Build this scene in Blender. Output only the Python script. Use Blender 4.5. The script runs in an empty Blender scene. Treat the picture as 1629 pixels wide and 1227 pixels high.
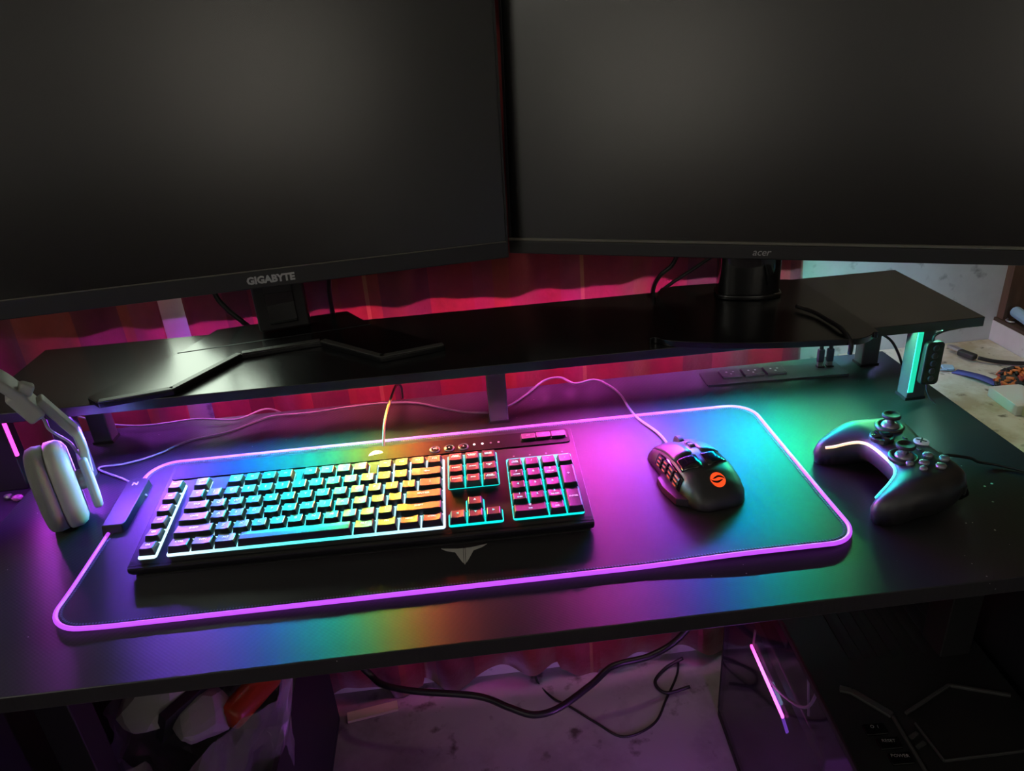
import bpy, bmesh, math, random
from mathutils import Vector, Matrix, Euler
from mathutils.geometry import delaunay_2d_cdt
random.seed(7)
PI = math.pi
scene = bpy.context.scene
COL = scene.collection

# ------------------------------------------------------------------ camera
cam_data = bpy.data.cameras.new('camera')
cam_data.sensor_width = 36.0
cam_data.lens = 36.0 * 1180.351 / 1629.0
cam_data.clip_start = 0.02
cam = bpy.data.objects.new('camera', cam_data)
COL.objects.link(cam)
_r = Vector((0.99351109, -0.09257442, -0.06607344))
_u = Vector((0.09972638, 0.4297421, 0.89742765))
_f = Vector((0.0546843, 0.89819358, -0.43618565))
cam.matrix_world = Matrix(((_r.x, _u.x, -_f.x, 0.02554826), (_r.y, _u.y, -_f.y, -0.71879808),
                           (_r.z, _u.z, -_f.z, 0.48939362), (0, 0, 0, 1)))
scene.camera = cam

# ------------------------------------------------------------------ world, room lamp, exposure
world = bpy.data.worlds.new('world'); scene.world = world
world.use_nodes = True
world.node_tree.nodes['Background'].inputs[0].default_value = (0.75, 0.8, 1.0, 1)
world.node_tree.nodes['Background'].inputs[1].default_value = 0.02
scene.view_settings.view_transform = 'Standard'
scene.view_settings.look = 'None'
scene.view_settings.exposure = 0.0
scene.view_settings.gamma = 1.0
scene.view_settings.use_curve_mapping = False
scene.cycles.use_denoising = True
scene.cycles.max_bounces = 6
scene.cycles.sample_clamp_indirect = 4.0

LAMP_W = 9.0       # ceiling lamp of the room
WALL_W = 7.8       # each light added behind the viewer for the glow reflected in the screens
BACK_W = 6.0       # unseen fill light added behind the monitors to brighten wall and shelf
LED_S = 4500.0      # radiance of each LED chip under the shelf
ld = bpy.data.lights.new('ceiling_lamp', 'AREA'); ld.shape = 'SQUARE'; ld.size = 0.6
ld.energy = LAMP_W; ld.color = (1.0, 0.95, 0.82)
lamp = bpy.data.objects.new('ceiling_lamp', ld); COL.objects.link(lamp)
lamp.location = (-1.7, -1.6, 1.55)
lamp['label'] = 'square ceiling lamp of the room behind the viewer'; lamp['category'] = 'lamp'
for _x, _n in ((-1.85, 'left'), (0.75, 'right')):
    wd = bpy.data.lights.new('rear_wash', 'AREA'); wd.shape = 'RECTANGLE'; wd.size = 0.25; wd.size_y = 0.25
    wd.energy = WALL_W; wd.color = (1.0, 0.9, 0.78)
    wl = bpy.data.objects.new('rear_wash', wd); COL.objects.link(wl)
    wl.location = (_x, -2.55, 0.85); wl.rotation_euler = (math.radians(-90), 0, 0)
    wl['label'] = 'added unseen light washing the %s end of the wall behind the viewer' % _n; wl['category'] = 'lamp'

bd_ = bpy.data.lights.new('back_fill', 'POINT'); bd_.energy = BACK_W; bd_.color = (1.0, 0.86, 0.62); bd_.shadow_soft_size = 0.05
bl_ = bpy.data.objects.new('back_fill', bd_); COL.objects.link(bl_); bl_.location = (0.60, 0.365, 0.70)
bl_['label'] = 'added warm fill light hidden high behind the right monitor'; bl_['category'] = 'lamp'

# ------------------------------------------------------------------ helpers
def s2l(c):
    if isinstance(c, str):
        c = c.lstrip('#'); c = [int(c[i:i+2], 16) / 255 for i in (0, 2, 4)]
    return tuple((v / 12.92 if v <= 0.04045 else ((v + 0.055) / 1.055) ** 2.4) for v in c)

MATS = {}
def mat(name, color=(.5, .5, .5), rough=.5, metal=0.0, spec=.5, emit=None, strength=0.0, coat=0.0, sheen=0.0, bump=None):
    m = bpy.data.materials.new(name); m.use_nodes = True
    nt = m.node_tree; b = nt.nodes['Principled BSDF']
    b.inputs['Base Color'].default_value = (*color[:3], 1)
    b.inputs['Roughness'].default_value = rough
    b.inputs['Metallic'].default_value = metal
    b.inputs['Specular IOR Level'].default_value = spec
    b.inputs['Coat Weight'].default_value = coat
    b.inputs['Sheen Weight'].default_value = sheen
    if emit is not None:
        b.inputs['Emission Color'].default_value = (*emit[:3], 1)
        b.inputs['Emission Strength'].default_value = strength
    if bump:
        sc_, st_ = bump
        tc = nt.nodes.new('ShaderNodeTexCoord'); nz = nt.nodes.new('ShaderNodeTexNoise')
        nz.inputs['Scale'].default_value = sc_; nz.inputs['Detail'].default_value = 3
        bp = nt.nodes.new('ShaderNodeBump'); bp.inputs['Strength'].default_value = st_
        bp.inputs['Distance'].default_value = 0.001
        nt.links.new(tc.outputs['Object'], nz.inputs['Vector'])
        nt.links.new(nz.outputs['Fac'], bp.inputs['Height'])
        nt.links.new(bp.outputs['Normal'], b.inputs['Normal'])
    MATS[name] = m
    return m

def ramp_node(nt, stops, interp='LINEAR'):
    r = nt.nodes.new('ShaderNodeValToRGB'); cr = r.color_ramp; cr.interpolation = interp
    while len(cr.elements) > 1: cr.elements.remove(cr.elements[-1])
    cr.elements[0].position = stops[0][0]; cr.elements[0].color = (*stops[0][1][:3], 1)
    for pos, c in stops[1:]:
        e = cr.elements.new(pos); e.color = (*c[:3], 1)
    return r

def link(o, parent=None):
    COL.objects.link(o)
    if parent is not None: o.parent = parent
    return o

def tag(o, label=None, cat=None, group=None, kind=None):
    if label: o['label'] = label
    if cat: o['category'] = cat
    if group: o['group'] = group
    if kind: o['kind'] = kind
    return o

def thing(name, label, cat, loc=(0, 0, 0), rot=(0, 0, 0), group=None):
    o = bpy.data.objects.new(name, None); o.empty_display_size = 0.02
    COL.objects.link(o); o.location = loc; o.rotation_euler = rot
    return tag(o, label, cat, group)

class MB:
    def __init__(s): s.v = []; s.f = []
    def add(s, vs, fs):
        b = len(s.v); s.v += [tuple(x) for x in vs]; s.f += [tuple(i + b for i in f) for f in fs]; return s
    def box(s, c, d, rot=None):
        x, y, z = d[0] / 2, d[1] / 2, d[2] / 2
        vs = [Vector(p) for p in ((-x, -y, -z), (x, -y, -z), (x, y, -z), (-x, y, -z), (-x, -y, z), (x, -y, z), (x, y, z), (-x, y, z))]
        if rot: m = Euler(rot).to_matrix(); vs = [m @ v for v in vs]
        vs = [v + Vector(c) for v in vs]
        return s.add(vs, [(0, 3, 2, 1), (4, 5, 6, 7), (0, 1, 5, 4), (1, 2, 6, 5), (2, 3, 7, 6), (3, 0, 4, 7)])
    def span(s, a, b):
        return s.box([(a[i] + b[i]) / 2 for i in range(3)], [abs(b[i] - a[i]) for i in range(3)])
    def prism(s, poly, z0, z1, taper=0.0):
        n = len(poly); cx = sum(p[0] for p in poly) / n; cy = sum(p[1] for p in poly) / n
        vs = [(x, y, z0) for x, y in poly] + [(cx + (x - cx) * (1 - taper), cy + (y - cy) * (1 - taper), z1) for x, y in poly]
        fs = [tuple(range(n - 1, -1, -1)), tuple(range(n, 2 * n))] + [(i, (i + 1) % n, n + (i + 1) % n, n + i) for i in range(n)]
        return s.add(vs, fs)
    def tube(s, pts, r, n=8, closed=False, cap=True):
        pts = [Vector(p) for p in pts]; m = len(pts); rings = []
        rr = r if hasattr(r, '__len__') else [r] * m
        t0 = (pts[1] - pts[0]).normalized()
        up = Vector((0, 0, 1)) if abs(t0.z) < .9 else Vector((1, 0, 0))
        nrm = t0.cross(up).normalized(); vs = []
        for i in range(m):
            a = pts[(i - 1) % m] if (i > 0 or closed) else pts[i]
            b = pts[(i + 1) % m] if (i < m - 1 or closed) else pts[i]
            t = (b - a)
            t = t.normalized() if t.length > 1e-9 else t0
            nrm = (nrm - t * nrm.dot(t))
            nrm = nrm.normalized() if nrm.length > 1e-6 else t.orthogonal().normalized()
            bn = t.cross(nrm)
            for k in range(n):
                a_ = 2 * PI * k / n
                vs.append(pts[i] + (nrm * math.cos(a_) + bn * math.sin(a_)) * rr[i])
        fs = []
        for i in range(m if closed else m - 1):
            j = (i + 1) % m
            for k in range(n):
                k2 = (k + 1) % n
                fs.append((i * n + k, i * n + k2, j * n + k2, j * n + k))
        if cap and not closed:
            fs.append(tuple(range(n - 1, -1, -1))); fs.append(tuple((m - 1) * n + k for k in range(n)))
        return s.add(vs, fs)
    def lathe(s, prof, n=24, c=(0, 0, 0), axis='z'):
        vs = []; m = len(prof)
        for r, z in prof:
            for k in range(n):
                a = 2 * PI * k / n
                if axis == 'z': v = (r * math.cos(a), r * math.sin(a), z)
                elif axis == 'x': v = (z, r * math.cos(a), r * math.sin(a))
                else: v = (r * math.sin(a), z, r * math.cos(a))
                vs.append((v[0] + c[0], v[1] + c[1], v[2] + c[2]))
        fs = [(i * n + k, i * n + (k + 1) % n, (i + 1) * n + (k + 1) % n, (i + 1) * n + k) for i in range(m - 1) for k in range(n)]
        fs.append(tuple(range(n - 1, -1, -1))); fs.append(tuple((m - 1) * n + k for k in range(n)))
        return s.add(vs, fs)
    def build(s, name, m, parent=None, smooth=False, bevel=0.0, seg=2, loc=None, rot=None, solid=0.0, subsurf=0):
        me = bpy.data.meshes.new(name); me.from_pydata(s.v, [], s.f); me.update()
        bm = bmesh.new(); bm.from_mesh(me)
        bmesh.ops.recalc_face_normals(bm, faces=bm.faces); bm.to_mesh(me); bm.free()
        if smooth:
            for p in me.polygons: p.use_smooth = True
        if m is not None: me.materials.append(m if not isinstance(m, str) else MATS[m])
        o = bpy.data.objects.new(name, me); link(o, parent)
        if loc: o.location = loc
        if rot: o.rotation_euler = rot
        if solid:
            md = o.modifiers.new('solid', 'SOLIDIFY'); md.thickness = solid; md.offset = 0
        if bevel:
            md = o.modifiers.new('bevel', 'BEVEL'); md.width = bevel; md.segments = seg; md.limit_method = 'ANGLE'; md.angle_limit = math.radians(35)
            for p in me.polygons: p.use_smooth = True
            md.harden_normals = True
        if subsurf:
            md = o.modifiers.new('sub', 'SUBSURF'); md.levels = subsurf; md.render_levels = subsurf
        return o

def catmull(pts, k=8, closed=False):
    pts = [Vector(p) for p in pts]; out = []; n = len(pts)
    rng = range(n) if closed else range(n - 1)
    for i in rng:
        p0 = pts[(i - 1) % n] if (closed or i > 0) else pts[0] * 2 - pts[1]
        p1 = pts[i]; p2 = pts[(i + 1) % n]
        p3 = pts[(i + 2) % n] if (closed or i + 2 < n) else pts[n - 1] * 2 - pts[n - 2]
        for j in range(k):
            t = j / k
            out.append(0.5 * ((2 * p1) + (p2 - p0) * t + (2 * p0 - 5 * p1 + 4 * p2 - p3) * t * t + (3 * p1 - p0 - 3 * p2 + p3) * t ** 3))
    if not closed: out.append(pts[-1])
    return out

def rrect(x0, y0, x1, y1, r, n=6):
    out = []
    for cx, cy, a0 in ((x1 - r, y0 + r, -90), (x1 - r, y1 - r, 0), (x0 + r, y1 - r, 90), (x0 + r, y0 + r, 180)):
        for k in range(n + 1):
            a = math.radians(a0 + 90 * k / n); out.append((cx + r * math.cos(a), cy + r * math.sin(a)))
    return out

def cable(name, pts, r, m, label=None, cat='cable', parent=None, k=8):
    o = MB().tube(catmull(pts, k), r, 8).build(name, m, parent, smooth=True)
    if label: tag(o, label, cat)
    return o

def text_mesh(body, size, extrude=0.0, offset=0.0, align='CENTER', space=1.0, shear=0.0):
    cu = bpy.data.curves.new('t', 'FONT'); cu.body = body; cu.size = size; cu.extrude = extrude; cu.offset = offset
    cu.align_x = align; cu.align_y = 'CENTER'; cu.space_character = space; cu.shear = shear; cu.resolution_u = 2
    cu.space_line = 0.8
    ob = bpy.data.objects.new('t', cu)
    me = bpy.data.meshes.new_from_object(ob)
    bpy.data.objects.remove(ob); bpy.data.curves.remove(cu)
    return me
TXT = {}
def text(name, body, size, m, parent=None, loc=(0, 0, 0), rot=(0, 0, 0), extrude=0.0, offset=0.0, align='CENTER', space=1.0, shear=0.0):
    key = (body, size, extrude, offset, align, space, shear, m)
    if key not in TXT:
        me = text_mesh(body, size, extrude, offset, align, space, shear); me.name = name
        me.materials.append(MATS[m]); TXT[key] = me
    o = bpy.data.objects.new(name, TXT[key]); link(o, parent); o.location = loc; o.rotation_euler = rot
    return o

def inflate(outline, spacing, top, bot):
    """closed body over a plan outline; top(x,y,d) and bot(x,y,d) give heights, d = distance to the rim"""
    V2 = [Vector(p) for p in outline]; n = len(V2)
    def dist(p):
        best = 1e9
        for i in range(n):
            a, b = V2[i], V2[(i + 1) % n]; ab = b - a; t = max(0, min(1, (p - a).dot(ab) / max(ab.length_squared, 1e-12)))
            best = min(best, (p - a - ab * t).length)
        return best
    def inside(p):
        c = False
        for i in range(n):
            a, b = V2[i], V2[(i + 1) % n]
            if (a.y > p.y) != (b.y > p.y) and p.x < (b.x - a.x) * (p.y - a.y) / (b.y - a.y) + a.x: c = not c
        return c
    xs = [v.x for v in V2]; ys = [v.y for v in V2]; pts = list(V2); d = [0.0] * n
    gx = int((max(xs) - min(xs)) / spacing) + 1; gy = int((max(ys) - min(ys)) / spacing) + 1
    for i in range(gx + 1):
        for j in range(gy + 1):
            p = Vector((min(xs) + i * spacing, min(ys) + (j + .5 * (i % 2)) * spacing))
            if inside(p):
                dd = dist(p)
                if dd > spacing * .35: pts.append(p); d.append(dd)
    vs, es, fs, *_ = delaunay_2d_cdt(pts, [(i, (i + 1) % n) for i in range(n)], [], 1, 1e-7)
    m = len(vs); dd = []
    for i, v in enumerate(vs): dd.append(d[i] if i < len(d) else dist(v))
    tv = [(v.x, v.y, top(v.x, v.y, dd[i])) for i, v in enumerate(vs)]
    idx = {}; bv = []
    for i, v in enumerate(vs):
        if dd[i] < 1e-9: idx[i] = i
        else: idx[i] = m + len(bv); bv.append((v.x, v.y, bot(v.x, v.y, dd[i])))
    mb = MB(); mb.add(tv + bv, [tuple(f) for f in fs] + [tuple(idx[i] for i in reversed(f)) for f in fs])
    return mb

# ------------------------------------------------------------------ materials
mat('black_plastic', (.012, .012, .013), .42)
mat('black_matte', (.012, .012, .014), .6)
mat('black_gloss', (.006, .006, .007), .08, coat=.5)
mat('bezel', (.02, .02, .021), .38)
mat('rim_grey', (.07, .07, .065), .4)
mat('bezel_line', (.16, .15, .12), .4)
mat('screen', (.004, .004, .005), .24, spec=1.0)
mat('steel_grey', (.05, .052, .06), .5)
mat('logo_grey', (.42, .42, .42), .45)
mat('dark_print', (.035, .035, .035), .5)
mat('white_plastic', (.42, .43, .39), .45)
mat('cushion', (.21, .22, .19), .85, bump=(900, .25))
mat('cable_grey', (.24, .24, .25), .38)
mat('cable_brown', (.09, .065, .05), .4)
mat('cable_black', (.012, .012, .013), .4)
mat('key', (.010, .010, .011), .34, spec=.78)
mat('deck', (.010, .010, .011), .48, spec=.3)
mat('deck_gloss', (.006, .006, .007), .42, spec=.05)
mat('rubber', (.02, .02, .02), .6)
mat('silver', (.55, .55, .56), .3, metal=.9)
mat('emblem_grey', (.55, .54, .50), .45)
mat('deck_lip', (.028, .028, .027), .5)
mat('chrome_grey', (.30, .31, .33), .25, metal=.6)
mat('led_tape', (.5, .5, .48), .5)
mat('pad_edge', (.3, .1, .4), .4, emit=s2l('#c44cff'), strength=1.05)
mat('legend_white', (.5, .5, .5), .5, emit=(.85, .95, 1.0), strength=.55)
mat('legend_cyan', (.3, .5, .5), .5, emit=s2l('#30f0dc'), strength=.9)
mat('zone_cyan', (.05, .3, .3), .4, emit=(0.0, .82, .74), strength=1.25)
mat('led_white', (.8, .8, .8), .4, emit=(1, 1, .95), strength=3.0)
mat('print_grey', (.30, .30, .30), .5)
mat('mouse_logo', (.4, .1, .05), .5, emit=s2l('#ff4a18'), strength=1.15)
mat('orange_glow', (.3, .05, .02), .5, emit=s2l('#e8604a'), strength=.5)
mat('teal_glow', (.1, .4, .35), .5, emit=s2l('#10e0b0'), strength=.9)
mat('pink_glow', (.4, .1, .3), .5, emit=s2l('#ff48d8'), strength=2.2)
mat('violet_print', (.2, .05, .4), .5, emit=s2l('#8a40d8'), strength=.6)
mat('white_wall', (.55, .56, .54), .75, bump=(40, .3))
mat('paper', (.42, .40, .40), .8, bump=(60, .6))
mat('orange_bottle', (.42, .05, .012), .3)
mat('blue_strap', (.05, .07, .30), .6)
mat('light_blue', (.25, .42, .55), .4)
mat('cardboard', (.45, .40, .26), .7)
mat('white_card', (.62, .60, .58), .55)
mat('brown_wood_dark', (.05, .03, .018), .6)
mat('bin', (.010, .010, .014), .55)

def wood_mat():
    m = mat('wood', (.10, .06, .035), .55); nt = m.node_tree; b = nt.nodes['Principled BSDF']
    tc = nt.nodes.new('ShaderNodeTexCoord'); mp = nt.nodes.new('ShaderNodeMapping'); mp.inputs['Scale'].default_value = (30, 30, 3)
    nz = nt.nodes.new('ShaderNodeTexNoise'); nz.inputs['Scale'].default_value = 1.6; nz.inputs['Detail'].default_value = 6
    r = ramp_node(nt, [(.3, (.03, .018, .012)), (.55, (.11, .06, .035)), (.75, (.18, .11, .07))])
    nt.links.new(tc.outputs['Object'], mp.inputs['Vector']); nt.links.new(mp.outputs['Vector'], nz.inputs['Vector'])
    nt.links.new(nz.outputs['Fac'], r.inputs['Fac']); nt.links.new(r.outputs['Color'], b.inputs['Base Color'])
wood_mat()

def stained(name, base, stain, dark, scale, rough, bump=.25):
    m = mat(name, base, rough); nt = m.node_tree; b = nt.nodes['Principled BSDF']
    tc = nt.nodes.new('ShaderNodeTexCoord')
    n1 = nt.nodes.new('ShaderNodeTexNoise'); n1.inputs['Scale'].default_value = scale; n1.inputs['Detail'].default_value = 8; n1.inputs['Roughness'].default_value = .65
    n2 = nt.nodes.new('ShaderNodeTexNoise'); n2.inputs['Scale'].default_value = scale * 6; n2.inputs['Detail'].default_value = 5
    r1 = ramp_node(nt, [(.36, stain), (.56, base)]); r2 = ramp_node(nt, [(.30, (1, 1, 1)), (.40, (0, 0, 0))])
    mx = nt.nodes.new('ShaderNodeMix'); mx.data_type = 'RGBA'
    nt.links.new(tc.outputs['Object'], n1.inputs['Vector']); nt.links.new(tc.outputs['Object'], n2.inputs['Vector'])
    nt.links.new(n1.outputs['Fac'], r1.inputs['Fac']); nt.links.new(n2.outputs['Fac'], r2.inputs['Fac'])
    nt.links.new(r2.outputs['Color'], mx.inputs['Factor']); nt.links.new(r1.outputs['Color'], mx.inputs[6])
    mx.inputs[7].default_value = (*dark, 1); nt.links.new(mx.outputs[2], b.inputs['Base Color'])
    bp = nt.nodes.new('ShaderNodeBump'); bp.inputs['Strength'].default_value = bump; bp.inputs['Distance'].default_value = .002
    nt.links.new(n1.outputs['Fac'], bp.inputs['Height']); nt.links.new(bp.outputs['Normal'], b.inputs['Normal'])
stained('floor_paint', (.33, .29, .32), (.18, .15, .16), (.08, .06, .06), 3.5, .55)
stained('dirty_board', (.58, .57, .50), (.36, .30, .20), (.12, .10, .07), 9, .6)
stained('dirty_wall', (.56, .57, .55), (.47, .47, .45), (.25, .25, .24), 5, .75)

def grain(nt, b, a):
    """finish brushed along the desk: the gloss spreads front to back more than sideways"""
    b.inputs['Anisotropic'].default_value = a
    cx = nt.nodes.new('ShaderNodeCombineXYZ'); cx.inputs[1].default_value = 1.0
    nt.links.new(cx.outputs[0], b.inputs['Tangent'])
def carbon(name, dust=True):
    """black laminate with a fine woven relief and settled dust"""
    m = mat(name, (.010, .010, .012), .43, spec=.7); nt = m.node_tree; b = nt.nodes['Principled BSDF']
    tc = nt.nodes.new('ShaderNodeTexCoord')
    mp = nt.nodes.new('ShaderNodeMapping'); mp.inputs['Rotation'].default_value = (0, 0, math.radians(38))
    w = nt.nodes.new('ShaderNodeTexWave'); w.inputs['Scale'].default_value = 62; w.inputs['Distortion'].default_value = 0
    mp2 = nt.nodes.new('ShaderNodeMapping'); mp2.inputs['Rotation'].default_value = (0, 0, math.radians(-52))
    w2 = nt.nodes.new('ShaderNodeTexWave'); w2.inputs['Scale'].default_value = 110
    mul = nt.nodes.new('ShaderNodeMath'); mul.operation = 'MULTIPLY_ADD'; mul.inputs[1].default_value = .4
    bp = nt.nodes.new('ShaderNodeBump'); bp.inputs['Strength'].default_value = .13; bp.inputs['Distance'].default_value = .0004
    L = nt.links.new
    L(tc.outputs['Object'], mp.inputs['Vector']); L(mp.outputs['Vector'], w.inputs['Vector'])
    L(tc.outputs['Object'], mp2.inputs['Vector']); L(mp2.outputs['Vector'], w2.inputs['Vector'])
    L(w2.outputs['Fac'], mul.inputs[0]); L(w.outputs['Fac'], mul.inputs[2]); L(mul.outputs[0], bp.inputs['Height'])
    L(bp.outputs['Normal'], b.inputs['Normal'])
    grain(nt, b, .87)
    vo = nt.nodes.new('ShaderNodeTexVoronoi'); vo.inputs['Scale'].default_value = 95
    nz = nt.nodes.new('ShaderNodeTexNoise'); nz.inputs['Scale'].default_value = 5
    sub = nt.nodes.new('ShaderNodeMath'); sub.operation = 'MULTIPLY'
    rr = ramp_node(nt, [(.45, (0, 0, 0)), (.7, (.13, .13, .13))])
    lt = nt.nodes.new('ShaderNodeMath'); lt.operation = 'LESS_THAN'
    sm = nt.nodes.new('ShaderNodeSeparateColor'); gt = nt.nodes.new('ShaderNodeMath'); gt.operation = 'GREATER_THAN'; gt.inputs[1].default_value = .55
    mx = nt.nodes.new('ShaderNodeMix'); mx.data_type = 'RGBA'
    L(tc.outputs['Object'], vo.inputs['Vector']); L(tc.outputs['Object'], nz.inputs['Vector'])
    L(nz.outputs['Fac'], rr.inputs['Fac']); L(rr.outputs['Color'], lt.inputs[1]); L(vo.outputs['Distance'], lt.inputs[0])
    L(vo.outputs['Color'], sm.inputs[0]); L(sm.outputs[0], gt.inputs[0]); L(gt.outputs[0], sub.inputs[0]); L(lt.outputs[0], sub.inputs[1])
    L(sub.outputs[0], mx.inputs['Factor']); mx.inputs[6].default_value = (.012, .012, .014, 1); mx.inputs[7].default_value = (.5, .5, .48, 1)
    L(mx.outputs[2], b.inputs['Base Color'])
carbon('desk_laminate')
m = mat('shelf_laminate', (.014, .014, .015), .24, spec=.9, bump=(700, .08))
mat('stand_plate', (.007, .007, .008), .22, spec=.6)

def pad_mat():
    m = mat('pad_cloth', (.010, .010, .012), .53, spec=.7); nt = m.node_tree; b = nt.nodes['Principled BSDF']; grain(nt, b, .75)
    tc = nt.nodes.new('ShaderNodeTexCoord'); nz = nt.nodes.new('ShaderNodeTexNoise'); nz.inputs['Scale'].default_value = 1500
    bp = nt.nodes.new('ShaderNodeBump'); bp.inputs['Strength'].default_value = .12; bp.inputs['Distance'].default_value = .0003
    nt.links.new(tc.outputs['Object'], nz.inputs['Vector']); nt.links.new(nz.outputs['Fac'], bp.inputs['Height']); nt.links.new(bp.outputs['Normal'], b.inputs['Normal'])
pad_mat()

def xramp_emit(name, src, lo, hi, stops, strength, axis=0, base=(.2, .2, .2)):
    """emission colour running along an axis: of the object's own place (src='object') or of its mesh (src='mesh')"""
    m = mat(name, base, .4); nt = m.node_tree; b = nt.nodes['Principled BSDF']
    sx = nt.nodes.new('ShaderNodeSeparateXYZ')
    if src == 'object':
        oi = nt.nodes.new('ShaderNodeObjectInfo'); nt.links.new(oi.outputs['Location'], sx.inputs[0])
    else:
        tc = nt.nodes.new('ShaderNodeTexCoord'); nt.links.new(tc.outputs['Object'], sx.inputs[0])
    mr = nt.nodes.new('ShaderNodeMapRange'); mr.inputs['From Min'].default_value = lo; mr.inputs['From Max'].default_value = hi
    r = ramp_node(nt, [((x - lo) / (hi - lo), c) for x, c in stops])
    nt.links.new(sx.outputs[axis], mr.inputs['Value']); nt.links.new(mr.outputs[0], r.inputs['Fac'])
    nt.links.new(r.outputs['Color'], b.inputs['Emission Color']); b.inputs['Emission Strength'].default_value = strength
    return m
LED_STOPS = [(-.58, (.2, .01, .2)), (-.48, (.11, .02, .36)), (-.42, (.2, .06, .9)), (-.37, (.28, .07, 1.0)), (-.335, (.12, .08, 1.0)), (-.30, (.02, .11, 1.0)),
             (-.265, (.0, .24, 1.0)), (-.235, (.0, .55, .95)), (-.21, (.0, .75, .75)), (-.17, (.0, .9, .4)), (-.13, (.3, .8, .05)), (-.09, (.9, .42, .03)), (-.05, (.75, .08, .03)),
             (-.01, (.16, .012, .014)), (.07, (.05, .004, .012)), (.125, (.30, .015, .15)), (.175, (.78, .05, .60)), (.235, (.66, .07, .85)),
             (.27, (.38, .08, 1.0)), (.32, (.05, .10, 1.0)), (.365, (.0, .30, 1.0)), (.405, (.0, .65, .80)), (.445, (.0, .60, .38)), (.485, (.01, .46, .18)),
             (.54, (.04, .20, .06)), (.61, (.015, .10, .06)), (.68, (.02, .04, .03))]
xramp_emit('led_chip', 'object', -.6, .7, LED_STOPS, LED_S)
BACK_STOPS = [(-.58, (.2, .03, .4)), (-.42, (.5, .08, .9)), (-.26, (.9, .10, .5)), (-.12, (1, .14, .14)), (.05, (1, .08, .45)), (.2, (1, .08, .8)), (.4, (.8, .15, 1)),
              (.52, (.2, .9, .35)), (.58, (.1, .8, .55)), (.63, (.15, .5, .7)), (.68, (.4, .32, .9))]
xramp_emit('led_chip_back', 'object', -.6, .7, BACK_STOPS, LED_S * .22)
xramp_emit('zone_main', 'mesh', -.205, .086, [(-.2, (.62, .85, 1)), (-.17, (.55, .85, 1)), (-.12, (.15, .9, .95)), (-.03, (.05, .9, .85)), (.03, (.45, .85, 1)), (.08, (.6, .8, 1))], 1.5)
mat('zone_macro', (.3, .3, .3), .4, emit=(.6, .88, 1), strength=1.5)
xramp_emit('pad_line', 'mesh', -.062, .058, [(-.06, (1, .40, .18)), (-.035, (1, .62, .40)), (0, (.95, .9, .8)), (.015, (.2, .9, .95)), (.05, (.0, .85, .9))], 1.6)

def glassy(name, tint, alpha, rough=.05, film=0):
    m = bpy.data.materials.new(name); m.use_nodes = True; nt = m.node_tree
    out = nt.nodes['Material Output']; nt.nodes.remove(nt.nodes['Principled BSDF'])
    tr = nt.nodes.new('ShaderNodeBsdfTransparent'); tr.inputs[0].default_value = (*tint, 1)
    gl = nt.nodes.new('ShaderNodeBsdfGlossy'); gl.inputs['Roughness'].default_value = rough
    lw = nt.nodes.new('ShaderNodeLayerWeight'); pw = nt.nodes.new('ShaderNodeMath'); pw.operation = 'POWER'; pw.inputs[1].default_value = 4.0
    ad = nt.nodes.new('ShaderNodeMath'); ad.operation = 'MULTIPLY_ADD'; ad.inputs[1].default_value = .6; ad.inputs[2].default_value = .03 + alpha
    if film:
        df = nt.nodes.new('ShaderNodeBsdfTranslucent'); df.inputs[0].default_value = (.8, .8, .85, 1); d2 = nt.nodes.new('ShaderNodeBsdfDiffuse'); d2.inputs[0].default_value = (.8, .8, .85, 1)
        m0 = nt.nodes.new('ShaderNodeMixShader'); nt.links.new(df.outputs[0], m0.inputs[1]); nt.links.new(d2.outputs[0], m0.inputs[2])
        m1 = nt.nodes.new('ShaderNodeMixShader'); m1.inputs[0].default_value = film; nt.links.new(tr.outputs[0], m1.inputs[1]); nt.links.new(m0.outputs[0], m1.inputs[2]); tr = m1
    mx = nt.nodes.new('ShaderNodeMixShader')
    nt.links.new(lw.outputs['Facing'], pw.inputs[0]); nt.links.new(pw.outputs[0], ad.inputs[0]); nt.links.new(ad.outputs[0], mx.inputs[0])
    nt.links.new(tr.outputs[0], mx.inputs[1]); nt.links.new(gl.outputs[0], mx.inputs[2]); nt.links.new(mx.outputs[0], out.inputs[0])
    MATS[name] = m
glassy('glass', (.86, .86, .9), .0)
glassy('bag_film', (.9, .9, .95), .10, .25, .22)

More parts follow.
